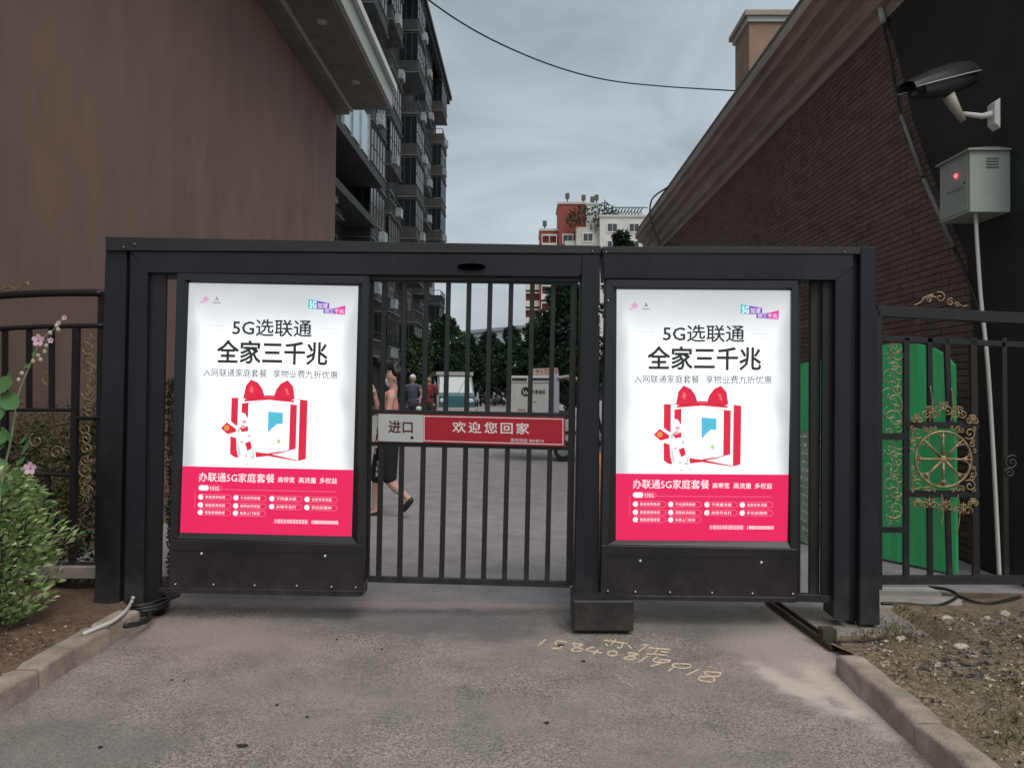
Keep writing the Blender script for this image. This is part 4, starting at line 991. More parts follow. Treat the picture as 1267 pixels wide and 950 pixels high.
def tree(u, Y, vtop, wpx, label, m=None, n=26, lp=150, trunk_z=None, leafs=.34, bottom=.9, seed=0):
    random.seed(seed); b = P(u, 478, Y); x = b.x; H = P(u, vtop, Y).z; hw = wpx*Y/F
    t_ = thing('tree', (x, Y, 0), label, 'tree', 'trees lining the lane beyond the gate')
    s = MB(); z0 = bottom
    tips = []
    s.tube(curve([(x, Y, -.05), (x+.05*H*.1, Y, H*.25), (x-.03*H*.2, Y+.1, H*.55), (x, Y, H*.85)], 4), [.035*H*.5*(1-.8*i/12) for i in range(13)], 7)
    for k in range(7):
        a = k*2.4; h = H*(.25+.08*k); r_ = hw*.7*(1-.08*k)
        s.tube(curve([(x, Y, h), (x+math.cos(a)*r_*.5, Y+math.sin(a)*r_*.5, h+H*.10), (x+math.cos(a)*r_, Y+math.sin(a)*r_, h+H*.14)], 3), [.02*H*.4*(1-.11*i) for i in range(7)], 5)
    s.build('trunk', M_bark, t_, True)
    s = MB(); blobs = []
    for k in range(n):
        h = z0+(H-z0)*(k+.5)/n; q = (h-z0)/(H-z0); env = (math.sin(math.pi*min(1, (q*.93+.10)))**.55)
        a = k*2.399+random.random(); rr = hw*env*random.uniform(.35, .8); br_ = hw*random.uniform(.22, .40)*(.6+.4*env)
        blobs.append(((x+math.cos(a)*rr, Y+math.sin(a)*rr, min(h, H-br_*.7)), (br_, br_, br_*.75)))
    clump_crown(s, blobs, lp, leafs, leafs*.55)
    s.build('crown', m or ML_far, t_, flip=False)
    return t_
tree(514, 44, 418, 24, 'sparse grey green tree against the dark tower facade', ML_mid, 16, 70, leafs=.3, seed=1)
tree(550, 56, 392, 26, 'pointed dark tree beside the right edge of the tower', seed=2)
tree(578, 62, 416, 22, 'second dark tree from the tower, its top below the grey roof', seed=3)
tree(604, 66, 412, 24, 'dark tree in the middle of the lane view under the grey hall', seed=4)
tree(632, 60, 406, 22, 'bushy dark tree left of the red block, behind the delivery tricycle', ML_far, seed=5)
tree(662, 50, 398, 26, 'dark tree in front of the left edge of the red block', seed=6)
tree(702, 34, 352, 42, 'large dark tree rising over the delivery tricycle', ML_far, 34, 190, leafs=.30, seed=7)
tree(768, 20, 289, 32, 'tree whose leafy top shows over the right beam', ML_mid, 26, 150, leafs=.16, seed=8)
tree(492, 70, 440, 26, 'low dark tree under the tower awnings', seed=9)
s = MB(); random.seed(21)
for k in range(44):
    u = 470+k*7; Y = 80+random.uniform(-3, 3); clump_crown(s, [(tuple(P(u, 462, Y)), (1.9, 1.3, 2.4))], 90, .5, .3)
hedge = s.build('far_tree_belt', ML_far, None, flip=False); tag(hedge, 'dark green mass of foliage closing the far end of the lane', 'foliage', kind='stuff')
s = MB().box((-30, 84, 0), (30, 85, 2.5)); top(s, 'boundary_wall', mat('dim_far_wall', (.06, .065, .06), .9, var=.3, vscale=.5), 'low dim wall across the far end of the lane behind the foliage', 'wall')

# roof greenery on the red block
s = MB(); random.seed(2)
for (u, v, r_) in ((716,268,1.6),(722,264,1.3),(710,272,1.2),(745,262,1.6),(751,260,1.5),(756,264,1.2),(738,278,1.0)): clump_crown(s, [(tuple(P(u, v, RYD-1.5)), (r_, 1, r_*.9))], 90, .5, .3)
s.build('roof_garden', ML_far, rb, kind='stuff', flip=False)

# left bed: bush, hollyhock, hedge behind the fence
random.seed(12)
bp = P(-8, 700, 4.1); bp.z = .08
bush = thing('bush', bp, 'dense round bush with pale green leaves at the left edge beside the kerb', 'bush')
s = MB()
for k in range(14):
    a = k*2.4; s.tube(curve([bp+Vector((.03*math.cos(a),.03*math.sin(a),0)), bp+Vector((.12*math.cos(a),.12*math.sin(a),.4)), bp+Vector((.2*math.cos(a),.2*math.sin(a),.62))], 4), .005, 5)
s.build('stems', M_bark, bush, True)
s = MB()
for k in range(3600):
    z = random.random(); an = random.uniform(0, 2*math.pi); rad = (.285*math.sin(math.pi*min(1, .14+.80*z))**.5)*(random.random()**.25)
    wob = .95+.55*mn.noise(Vector((math.cos(an)*1.9, math.sin(an)*1.9, z*4.5)))
    p = bp+Vector((math.cos(an)*rad*wob, math.sin(an)*rad*wob, .03+z*.80))
    d_ = Vector((math.cos(an), math.sin(an), .55))+rv()*.7; k_ = random.uniform(.6, 1.25); leaf(s, p, d_, Vector((0,0,1))+rv()*.6, .050*k_, .028*k_)
s.build('foliage', ML_bush, bush, kind='stuff', flip=False)
hh = thing('hollyhock', P(2, 640, 3.95), 'tall flowering stem with a pink bloom leaning over the left fence', 'flower plant')
hs = curve([P(u, v, 3.95) for u, v in ((-8,690),(2,600),(14,540),(22,490),(38,450),(52,420),(66,408),(78,393))], 6)
MB().tube(hs, [.007-.005*i/len(hs) for i in range(len(hs))], 6).build('stem', mat('pale_green_stem', (.22, .28, .14), .6), hh, True)
M_pet = mat('pale_pink_petal', (.62, .40, .50), .6, var=.1)
def flower(u, v, r_, Y=3.9):
    c = P(u, v, Y); fl = None
    s = MB()
    for k in range(5):
        a = k*2*math.pi/5+.3; d_ = Vector((math.cos(a), -.25, math.sin(a))).normalized(); n_ = Vector((-math.sin(a), 0, math.cos(a)))
        s.add([c, c+d_*r_*.5+n_*r_*.42, c+d_*r_+n_*r_*.3, c+d_*r_*1.05, c+d_*r_-n_*r_*.3, c+d_*r_*.5-n_*r_*.42], [(0,1,2,3),(0,3,4,5)])
    fl = s.build('flower', M_pet, hh, flip=False); MB().sphere(c+Vector((0,-.004,0)), r_*.18, 6, 4).build('flower_eye', mat('rose_eye', (.45, .12, .22), .6), fl)
flower(48, 421, .032); flower(63, 421, .016); flower(38, 579, .030, 3.5); flower(80, 393, .014); flower(73, 399, .012)
bud = MB().sphere((0,0,0), (.011,.011,.013), 7, 5).mesh('bud', mat('pale_bud', (.42, .40, .30), .6), True)
for u, v in ((72,408),(62,412),(57,428),(47,440),(41,447),(34,453),(55,435),(27,462),(23,470),(70,403),(50,445)): link('bud', bud, hh, P(u, v, 3.94)-hh.location)
s_ = MB(); random.seed(6)
def bleaf(u, v, L_, W_, ang, Y=3.9):
    c = P(u, v, Y); d_ = Vector((math.cos(R(ang)), -.3, math.sin(R(ang)))); n_ = Vector((0,-1,.35)); d_.normalize(); sd_ = d_.cross(n_).normalized(); s = MB(); pts = []
    for k in range(9):
        t = k/8; w_ = W_*.5*math.sin(math.pi*min(1, t*.9+.08))**.7*(1+.12*(k % 2)); pts.append((c+d_*L_*t+sd_*w_, c+d_*L_*t-sd_*w_, c+d_*L_*t+n_*.006*math.sin(t*3)*-1))
    vs = [p for tr_ in pts for p in tr_]; fs = []
    for k in range(8): a = k*3; fs += [(a, a+2, a+5, a+3), (a+2, a+1, a+4, a+5)]
    s.add(vs, fs); s.build('leaf', ML_hol, hh, True, flip=False)
for a in ((-6,478,.12,.09,10),(2,490,.13,.09,-25),(-5,500,.09,.07,-60),(-10,540,.10,.07,-10),(-4,552,.06,.05,20),(10,470,.06,.03,60),(18,590,.07,.03,50),(20,575,.08,.025,35),(28,560,.09,.02,55),(12,545,.08,.03,110),(10,575,.07,.03,150),(30,455,.05,.02,30),(40,440,.04,.015,60),(4,610,.08,.04,70),(25,548,.07,.018,40)): bleaf(*a)
s = MB(); random.seed(31)
for k in range(3800):
    x = random.uniform(-4.6, -2.8); y = random.uniform(5.02, 5.3); z = random.uniform(.08, 1.12+.25*mn.noise(Vector((x*3, 0, 0)))); leaf(s, Vector((x, y, z)), rv(), rv(), .05, .028)
hd = s.build('hedge', ML_mid, None, flip=False); tag(hd, 'dark green hedge filling the lower half behind the left fence', 'hedge', kind='stuff')
s = MB(); random.seed(32)
for k in range(900):
    u = random.gauss(212, 2.5); v = random.uniform(470, 715); leaf(s, P(u, v, random.uniform(4.95, 5.1)), rv(), rv(), .03, .016)
for k in range(3200):
    u = random.uniform(20, 124); v = random.uniform(505, 640)+random.gauss(0, 8); leaf(s, P(u, v, random.uniform(4.97, 5.15)), rv(), rv(), .035, .012)
vn = s.build('climbing_vine', ML_dry, None, flip=False); tag(vn, 'dry olive vine threaded behind the iron scrolls and the left post gap', 'vine', kind='stuff')

# ------------------------------------------------------------------ people
def skin_mesh(name, J, E, root, sub=2, vox=.013):
    """J: joint -> (pos, r or (rx, ry)); one continuous surface fused from the limbs' volumes"""
    b = MB()
    def rr(r_): return r_ if isinstance(r_, tuple) else (r_, r_)
    done = set()
    for (p, q) in E:
        a, c = Vector(J[p][0]), Vector(J[q][0]); ra, rc = rr(J[p][1]), rr(J[q][1]); L_ = (c-a).length
        n = max(1, int(L_/max(.006, min(min(ra), min(rc))*.45)))
        for k in range(n+1):
            t = k/n; rx = ra[0]*(1-t)+rc[0]*t; ry = ra[1]*(1-t)+rc[1]*t; b.sphere(a.lerp(c, t), (rx, ry, min(rx, ry)), 12, 8)
    me = b.mesh(name+'_s', None); o = bpy.data.objects.new(name+'_s', me); sc.collection.objects.link(o)
    md = o.modifiers.new('R', 'REMESH'); md.mode = 'VOXEL'; md.voxel_size = vox
    sm = o.modifiers.new('S', 'SMOOTH'); sm.factor = .5; sm.iterations = 3
    dg = bpy.context.evaluated_depsgraph_get(); m2 = bpy.data.meshes.new_from_object(o.evaluated_get(dg))
    for p in m2.polygons: p.use_smooth = True
    bpy.data.objects.remove(o); bpy.data.meshes.remove(me); m2.name = name
    return m2
M_skin = mat('skin', (.58, .35, .27), .5, var=.05); M_skin2 = mat('tanned_skin', (.34, .19, .13), .5)
M_hair = mat('black_hair', (.010, .009, .009), .4); M_pink = mat('pink_cotton', (.70, .31, .28), .8, var=.12, vscale=14)
M_short = mat('black_cotton', (.010, .014, .013), .85); M_mask = mat('white_face_mask', (.6, .62, .65), .8)
def put(name, me, m, par):
    me.materials.clear(); me.materials.append(m); org = wloc(par)
    for v in me.vertices: v.co -= org
    return link(name, me, par)
def hand_chain(J, E, wrist, key, d_, side, curl=.3, s_=1.0):
    """palm and five bent fingers"""
    w_ = Vector(J[wrist][0]); d_ = d_.normalized(); side = side.normalized(); nn = d_.cross(side).normalized()
    J[key+'palm'] = (w_+d_*.05*s_, (.028*s_, .014*s_)); E.append((wrist, key+'palm'))
    for i, (o_, L_) in enumerate(((-.027,.060),(-.009,.072),(.009,.068),(.026,.052))):
        b = w_+d_*.085*s_+side*o_*s_; m_ = b+d_*L_*.5*s_+nn*curl*.02; t_ = b+d_*L_*.85*s_+nn*curl*.055
        J[key+'f%da' % i] = (b, .0095*s_); J[key+'f%db' % i] = (m_, .0085*s_); J[key+'f%dc' % i] = (t_, .007*s_)
        E += [(key+'palm', key+'f%da' % i), (key+'f%da' % i, key+'f%db' % i), (key+'f%db' % i, key+'f%dc' % i)]
    b = w_+d_*.04*s_-side*.032*s_; J[key+'ta'] = (b, .011*s_); J[key+'tb'] = (b+d_*.035*s_-side*.018*s_+nn*.01, .009*s_); E += [(key+'palm', key+'ta'), (key+'ta', key+'tb')]
# woman walking left
WY = 8.2
def Q(u, v, dy=0): return P(u, v, WY+dy)
wm = thing('person', Vector((Q(478,640).x, WY, 0)), 'person in a pink sleeveless top and black shorts walking left behind the bars', 'person')
gz = 0.0
hip = Q(479.5, 541); chest = Q(481, 503); neckb = Q(486, 486); neck = Q(487.5, 480); headc = Q(486.5, 466)
J = {'hip': (hip, (.095, .115)), 'waist': (Q(480, 524), (.085, .110)), 'chest': (chest, (.095, .125)), 'sh': (Q(482.5,491), (.07, .10)), 'neckb': (neckb, .05), 'neck': (neck, .045), 'jaw': (Q(484.5,472.5), (.060,.055)), 'head': (headc, (.082,.075)), 'crown': (Q(487,459.5), (.07,.068))}
E = [('hip','waist'),('waist','chest'),('chest','sh'),('sh','neckb'),('neckb','neck'),('neck','jaw'),('jaw','head'),('head','crown')]
J.update({'nose': (Q(476.8,467.5), .010)}); E.append(('head','nose'))
# near leg (camera side) swings back, far leg stands in front
J.update({'h1': (Q(480,548,-.08), .095), 'k1': (Q(482,594,-.09), .055), 'c1': (Q(489.5,603,-.09), .052), 'a1': (Q(502.5,614,-.09), .032), 'b1': (Q(506,617,-.09), .034), 't1': (Q(500,629,-.09), (.024,.035)),
          'h2': (Q(477,548,.08), .095), 'k2': (Q(467,594,.09), .055), 'c2': (Q(465.5,606,.09), .050), 'a2': (Q(464.5,628,.09), .032), 'he2': (Q(466,633,.09), .034), 't2': (Q(455,635,.09), (.020,.038))})
E += [('hip','h1'),('h1','k1'),('k1','c1'),('c1','a1'),('a1','b1'),('b1','t1'),('hip','h2'),('h2','k2'),('k2','c2'),('c2','a2'),('a2','he2'),('he2','t2')]
# arms: near arm hangs, far arm raised with the forearm up in front
J.update({'s1': (Q(484,492,-.16), .045), 'e1': (Q(478,520,-.20), .036), 'w1': (Q(468,546,-.18), .026), 's2': (Q(481,492,.15), .045), 'e2': (Q(469,512,.18), .036), 'w2': (Q(464.5,491,.14), .026)})
E += [('sh','s1'),('s1','e1'),('e1','w1'),('sh','s2'),('s2','e2'),('e2','w2')]
hand_chain(J, E, 'w1', 'r', Q(464,556)-Q(468,546), Vector((0,1,0)), .4); hand_chain(J, E, 'w2', 'l', Q(463,480)-Q(464.5,491), Vector((0,1,0)), .3)
put('body', skin_mesh('body', J, E, 'hip'), M_skin, wm)
# top, shorts, shoes, hair, mask
J = {'a': (Q(479.5,536), (.112,.135)), 'b': (Q(480,522), (.098,.122)), 'c': (Q(481,505), (.108,.138)), 'd': (Q(482,493), (.085,.125)), 's1': (Q(483.5,488,-.10), .045), 's2': (Q(482,488,.10), .045)}
put('tank_top', skin_mesh('tank_top', J, [('a','b'),('b','c'),('c','d'),('d','s1'),('d','s2')], 'a'), M_pink, wm)
J = {'w': (Q(479.5,533), (.120,.142)), 'a': (Q(479.5,543), (.130,.150)), 'h1': (Q(480.2,551,-.075), .118), 'm1': (Q(481,574,-.09), .098), 'k1': (Q(481.5,589,-.09), .085), 'h2': (Q(477,551,.075), .118), 'm2': (Q(471,574,.09), .098), 'k2': (Q(467.5,589,.09), .085)}
sh = put('shorts', skin_mesh('shorts', J, [('w','a'),('a','h1'),('h1','m1'),('m1','k1'),('a','h2'),('h2','m2'),('m2','k2')], 'a'), M_short, wm)
s = MB(); random.seed(4)
for (u, v, r_, q_) in ((467.5,573,2.2,1),(466.5,580,2.4,0),(466,587,1.8,1)):
    strokes(s, lambda x, y: P(x, y, WY-.06), [(u-1.4,v-2.4),(u+1.2,v-1.8),(u-.8,v),(u+1.4,v+.8),(u-1.2,v+2.4)], .9)
s.v = [v+Vector((0,-.0,0)) for v in s.v]; s.build('white_print', M_white, sh, flip=False)
for (h_, t_, dy) in (((507.5,619),(500,630.5),-.09), ((468,635),(457,637.5),.09)):
    a = Q(*h_, dy); b = Q(*t_, dy); m_ = a.lerp(b, .5)
    J = {'a': (a, (.040,.044)), 'm': (m_, (.036,.050)), 'b': (b, (.028,.046))}
    put('sandal', skin_mesh('sandal', J, [('a','m'),('m','b')], 'm', 1), M_rubber, wm)
J = {'c': (Q(490.5,462), (.066,.084)), 'f': (Q(484,455.5), (.045,.070)), 't': (Q(488.5,454.5), (.055,.075)), 'b': (Q(493,467), (.042,.062)), 'n': (Q(494.5,474), .030), 'bun': (Q(498,458), .036)}
put('hair', skin_mesh('hair', J, [('f','t'),('t','c'),('c','b'),('b','n'),('c','bun')], 'c'), M_hair, wm)
J = {'a': (Q(480,471), (.040,.050)), 'b': (Q(482,475.5), (.038,.045))}
put('face_mask', skin_mesh('face_mask', J, [('a','b')], 'a'), M_mask, wm)
MB().sphere(Q(478.2,464,-.035), (.008,.008,.006), 7, 5).build('eye', M_hair, wm); MB().sphere(Q(478.2,464,.035), (.008,.008,.006), 7, 5).build('eye', M_hair, wm)
MB().sphere(Q(488.5,468,-.080), (.012,.008,.020), 7, 5).build('ear', M_skin, wm)

def stander(u, Y, label, shirt, trousers, cap=None, lean=0.0, arms='down', sc_h=1.66):
    x = P(u, 478, Y).x; o = Vector((x, Y, 0)); k = sc_h/1.66
    pr = thing('person', o, label, 'person')
    V = lambda a, b, c: o+Vector((a, b, c))*k
    J = {'hip': (V(0,0,.90), (.12,.10)), 'waist': (V(0,-lean*.2,1.08), (.11,.085)), 'chest': (V(0,-lean*.5,1.27), (.13,.095)), 'sh': (V(0,-lean*.7,1.38), (.10,.07)), 'neck': (V(0,-lean*.8,1.46), .045), 'jaw': (V(0,-lean*.85-.01,1.51), (.055,.06)), 'head': (V(0,-lean*.85,1.57), (.068,.08)), 'top': (V(0,-lean*.85,1.62), (.05,.06)), 'nose': (V(0,-lean*.85-.095,1.55), .012)}
    E = [('hip','waist'),('waist','chest'),('chest','sh'),('sh','neck'),('neck','jaw'),('jaw','head'),('head','top'),('head','nose')]
    for sg, n_ in ((-1,'l'),(1,'r')):
        J.update({n_+'h': (V(.09*sg,0,.85), .085), n_+'k': (V(.10*sg,-.02,.47), .055), n_+'a': (V(.10*sg,.02,.09), .038), n_+'t': (V(.11*sg,-.14,.035), (.035,.03))}); E += [('hip',n_+'h'),(n_+'h',n_+'k'),(n_+'k',n_+'a'),(n_+'a',n_+'t')]
        if arms == 'down': el, wr = V(.23*sg,.02,1.12), V(.25*sg,-.08,.88)
        else: el, wr = V(.25*sg,-.12,1.15), V(.22*sg,-.40,1.08)
        J.update({n_+'s': (V(.17*sg,-lean*.7,1.37), .048), n_+'e': (el, .036), n_+'w': (wr, .026)}); E += [('sh',n_+'s'),(n_+'s',n_+'e'),(n_+'e',n_+'w')]
        hand_chain(J, E, n_+'w', n_, wr-el, Vector((0,1,0)) if arms == 'down' else Vector((1,0,0)), .4)
    put('body', skin_mesh('body', J, E, 'hip', 1), M_skin2, pr)
    J2 = {'a': (V(0,0,.93), (.135,.115)), 'b': (V(0,-lean*.2,1.08), (.125,.1)), 'c': (V(0,-lean*.5,1.27), (.145,.11)), 'd': (V(0,-lean*.7,1.38), (.11,.08)), 'l': (V(-.18,-lean*.7,1.36), .06), 'l2': (V(-.22,-lean*.4,1.2), .055), 'r': (V(.18,-lean*.7,1.36), .06), 'r2': (V(.22,-lean*.4,1.2), .055)}
    put('shirt', skin_mesh('shirt', J2, [('a','b'),('b','c'),('c','d'),('d','l'),('l','l2'),('d','r'),('r','r2')], 'a', 1), shirt, pr)
    J3 = {'w': (V(0,0,.98), (.13,.11)), 'a': (V(0,0,.90), (.135,.12)), 'lh': (V(-.09,0,.80), .1), 'lk': (V(-.10,-.02,.47), .075), 'la': (V(-.10,.02,.13), .06), 'rh': (V(.09,0,.80), .1), 'rk': (V(.10,-.02,.47), .075), 'ra': (V(.10,.02,.13), .06)}
    put('trousers', skin_mesh('trousers', J3, [('w','a'),('a','lh'),('lh','lk'),('lk','la'),('a','rh'),('rh','rk'),('rk','ra')], 'a', 1), trousers, pr)
    J4 = {'a': (V(0,-lean*.85+.02,1.60), (.080,.088)), 'b': (V(0,-lean*.85+.04,1.55), (.078,.06))}
    put('cap' if cap else 'hair', skin_mesh('hair', J4, [('a','b')], 'a', 1), cap or M_hair, pr)
    for sg in (-1, 1):
        MB().sphere(V(.105*sg,-.06,.045), (.055*k,.145*k,.055*k), 10, 6).build('shoe', M_rubber, pr, True)
    return pr
stander(511, 19.0, 'person in grey with a white cap beside the dark motor scooter', mat('slate_cloth', (.07, .08, .11), .8), mat('dark_trousers', (.02, .02, .025), .8), M_mask, .1, 'fwd')
stander(531, 21.0, 'person in a dark red shirt standing by the teal van', mat('dark_red_cloth', (.16, .02, .02), .8), mat('dark_trousers', (.02, .02, .025), .8), None, 0, 'down')

# ------------------------------------------------------------------ vehicles
def wheel(par, c, r_, w_, name='wheel'):
    c = Vector(c); s = MB(); n = 20
    for (a, b, rr) in ():
        pass
    prof = [(-w_/2, r_*.6), (-w_/2, r_*.92), (-w_*.3, r_), (w_*.3, r_), (w_/2, r_*.92), (w_/2, r_*.6)]
    vs = []; fs = []
    for k in range(n):
        a = 2*math.pi*k/n
        for (x, q) in prof: vs.append(c+Vector((q*math.cos(a), x, q*math.sin(a))))
    m_ = len(prof)
    for k in range(n):
        l = (k+1) % n
        for i in range(m_-1): fs.append((k*m_+i, k*m_+i+1, l*m_+i+1, l*m_+i))
    s.add(vs, fs); ty = s.build(name, M_rubber, par, 'auto')
    s = MB()
    for y in (-w_*.35, w_*.35):
        s.tube([c+Vector((0, y-.005, 0)), c+Vector((0, y+.005, 0))], [r_*.62, r_*.62], n)
    s.build('rim', M_pale, ty, 'auto'); return ty
# delivery tricycle, side-on
DY = 14.3
def D(u, v, dy=0): return P(u, v, DY+dy)
dt = thing('delivery_tricycle', Vector((D(680,560).x, DY+.4, 0)), 'white delivery tricycle with a round black logo on its cargo box', 'tricycle')
M_van = mat('white_van_paint', (.50, .52, .49), .4, var=.05); M_cream = mat('cream_canopy', (.36, .35, .31), .5)
xa, xb = D(631,480).x, D(685,480).x; z1 = D(650,465).z; z0 = D(650,533).z
s = MB().prism([(xa,DY,z0),(xb,DY,z0),(xb,DY,z1),(xa,DY,z1)], (0,.95,0), .015); cb_ = s.build('cargo_box', M_van, dt)
MB().box((xa+.04,DY-.012,z1-.085),(D(652,470).x,DY-.001,z1-.045)).build('vent_slot', M_rubber, cb_); MB().box((D(656,470).x,DY-.012,z1-.075),(xb-.04,DY-.001,z1-.04)).build('vent_slot', M_rubber, cb_)
MB().box((xa+.02,DY-.008,z1-.13),(xb-.02,DY-.001,z1-.12)).build('trim', M_pale, cb_)
MB().box((xa+.02,DY-.008,z0+.12),(xb-.02,DY-.001,z0+.135)).build('red_stripe', mat('faded_red_stripe', (.35,.04,.05), .5), cb_)
fmap = lambda x, y: P(x, y, DY-.004); fmap2 = lambda x, y: P(x, y, DY-.007)
part('logo_disc', M_rubber, lambda s: poly(s, fmap, circ(650.5, 484.5, 5.8, 18)), cb_)
part('logo_letter', M_wl2, lambda s: strokes(s, fmap2, [(647,482),(649,487.5),(650.7,483.5),(652.4,487.5),(654.3,482)], .9), cb_)
part('box_letters', M_rubber, lambda s: fit_text(s, fmap, '万家速运', 658, 482.3, 674.5, 487.3, .02), cb_)
part('scuff_marks', M_rubber, lambda s: (strokes(s, fmap, [(636,490),(638,494)], .4), strokes(s, fmap, [(660,497),(664,498)], .7)), cb_)
part('small_print', mat('faded_red_stripe', (.35,.04,.05), .5), lambda s: fit_text(s, fmap, '服务热线', 641, 505.5, 650, 509), cb_)
bs = [D(658,456,.3), D(658,465,.3), D(692,466,.3), D(690,455,.3)]
MB().prism(bs, (0,.06,0)).build('roof_sign', M_cream, dt)
part('roof_sign_marks', mat('orange_red_print', (.55,.07,.03), .5), lambda s: [strokes(s, lambda x, y: P(x, y, DY+.295), q_, 1.3) for q_ in ([(663,458.5),(668,458.5)],[(665,458),(665,463.5)],[(670,458),(670,463)],[(673,457.5),(680,457.5)],[(674,461),(679,462)],[(686,457),(690,458)],[(686,461),(689,460)])], dt)
MB().prism([D(685,462,.1),D(685,530,.1),D(692,530,.1),D(692,466,.1)], (0,.7,0), .01).build('rear_pillar', mat('lilac_white_panel', (.42,.42,.50), .5), dt)
MB().tube(curve([D(690,468,.1),D(702,466,.1),D(712,468,.1),D(718,473,.1)], 4), .035, 6).build('canopy', M_cream, dt, True)
MB().tube(curve([D(690,468,.7),D(702,466,.7),D(712,468,.7),D(718,473,.7)], 4), .035, 6).build('canopy', M_cream, dt, True)
s = MB().add([D(690,467,.1),D(718,473,.1),D(718,473,.7),D(690,467,.7)], [(0,1,2,3)]); s.prism(list(s.v), (0,0,.02)); s.build('canopy_roof', M_cream, dt)
MB().tube([D(716,472,.3),D(724,520,.3)], .02, 6).build('windscreen_post', M_rubber, dt)
MB().prism([D(690,520,.15),D(690,545,.15),D(735,545,.15),D(735,530,.15),D(712,530,.15),D(708,518,.15)], (0,.6,0), .01).build('body', M_van, dt)
MB().prism([D(692,508,.2),D(692,519,.2),D(709,519,.2),D(707,510,.2)], (0,.5,0), .01).build('seat', M_rubber, dt)
MB().tube(curve([D(708,503,.1),D(703,500,.2),D(698,503,.35),D(700,508,.5)], 4), .015, 6).build('handlebar', M_rubber, dt, True)
MB().prism([D(696,480,.3),D(694,500,.3),D(706,504,.3),D(710,484,.3)], (0,.02,0)).build('windscreen', M_gl, dt)
for (u, y) in ((697,.12),(697,.80)): wheel(dt, D(u,557,y)*1.0, .185, .09)
for q_ in dt.children:
    pass
wheel(dt, Vector((D(748,557,.45).x, DY+.45, D(697,557,.12).z)), .185, .09)
s = MB().tube([D(697,557,.12), D(697,557,.80)], .03, 6); s.build('axle', M_rubber, dt)
zc = D(697,557,.12).z; xr = D(697,557,.12).x; xf = D(748,557,.45).x
MB().box((xa+.05, DY+.12, z0-.05), (xf-.25, DY+.16, z0-.003)).build('chassis_rail', M_rubber, dt); MB().box((xa+.05, DY+.74, z0-.05), (xf-.25, DY+.78, z0-.003)).build('chassis_rail', M_rubber, dt)
for y in (.14, .76): MB().tube([Vector((xr, DY+y, zc)), Vector((xr-.02, DY+y, z0-.02))], .025, 6).build('spring', M_rubber, dt)
for y in (.37, .53): MB().tube([Vector((xf, DY+y, zc)), Vector((xf-.10, DY+.45+(y-.45)*.8, z0+.16)), Vector((xf-.16, DY+.45, z0+.42))], .022, 6).build('fork', M_rubber, dt)
MB().tube(curve([Vector((xf-.22,DY+.45,zc+.14)), Vector((xf-.08,DY+.45,zc+.25)), Vector((xf+.10,DY+.45,zc+.24)), Vector((xf+.22,DY+.45,zc+.10))], 5), .05, 6).build('mudguard', M_van, dt, True)

# teal van further off (faces us, turned a little)
VY = 30.
vx = P(565, 478, VY).x
vn_ = thing('microvan', (vx, VY+1.8, 0), 'teal and cream microvan facing the gate in the lane', 'van')
M_teal = mat('teal_van_paint', (.025, .105, .125), .4, var=.05); M_cw = mat('van_windscreen', (.24, .29, .28), .2, spec=.7)
side = [(0, .27), (0, .95), (.18, 1.05), (.62, 1.82), (.95, 1.93), (3.3, 1.93), (3.5, 1.75), (3.55, .27)]
s = MB(); rot_ = Matrix.Rotation(R(12), 3, 'Z'); oo = Vector((vx, VY, 0)); hw_ = .74
def VV(x, y, z): return oo+rot_@Vector((x, y, z))
def sec(z, k): return hw_*(1-.10*max(0, z-1.0)) + k
up_ = [(y, z) for y, z in side]
vs = [VV(-sec(z, 0), y, z) for y, z in up_]+[VV(sec(z, 0), y, z) for y, z in up_]; n = len(up_)
fs = [tuple(range(n)), tuple(range(n, 2*n))]+[(i, (i+1) % n, n+(i+1) % n, n+i) for i in range(n)]
s.add(vs, fs); body = s.build('body', M_teal, vn_)
bm = bmesh.new(); bm.from_mesh(body.data); bmesh.ops.bevel(bm, geom=bm.edges[:], offset=.05, segments=2, affect='EDGES'); bm.to_mesh(body.data); bm.free()
s = MB().add([VV(-.66,.24,1.10), VV(.66,.24,1.10), VV(.60,.585,1.72), VV(-.60,.585,1.72)], [(0,1,2,3)]); s.prism([v+rot_@Vector((0,-.045,.02)) for v in s.v], rot_@Vector((0,.02,0))); s.v = s.v[4:]; s.f = [tuple(i-4 for i in f) for f in s.f[1:]]; s.build('windscreen', M_cw, vn_)
s = MB(); s.prism([VV(-.73,.75,1.12), VV(-.73,.95,1.66), VV(-.73,1.6,1.66), VV(-.76,1.6,1.12)], rot_@Vector((-.06,0,0))); s.build('side_window', M_gl, vn_)
s = MB(); s.prism([VV(-.73,1.75,1.12), VV(-.73,1.75,1.66), VV(-.73,3.1,1.66), VV(-.76,3.1,1.12)], rot_@Vector((-.06,0,0))); s.build('side_window', M_gl, vn_)
MB().prism([VV(-.74,.6,1.80), VV(.74,.6,1.80), VV(.74,3.4,1.80), VV(-.74,3.4,1.80)], (0,0,.16), .02).build('roof', M_cream, vn_)
MB().tube([VV(.1,.20,1.12), VV(.38,.47,1.6)], .012, 5).build('wiper', M_rubber, vn_)
for sx in (-.55, .55):
    MB().sphere(VV(sx,-.01,.82), (.13,.05,.09), 10, 6).build('headlight', M_mask, vn_, True)
    MB().tube([VV(sx*1.45,.35,1.15), VV(sx*1.75,.30,1.25)], .015, 5).sphere(VV(sx*1.78,.30,1.32), (.05,.03,.10), 8, 5).build('mirror', M_rubber, vn_, True)
MB().prism([VV(-.78,-.03,.36), VV(.78,-.03,.36), VV(.78,-.03,.55), VV(-.78,-.03,.55)], rot_@Vector((0,.06,0)), .01).build('bumper', M_cream, vn_)
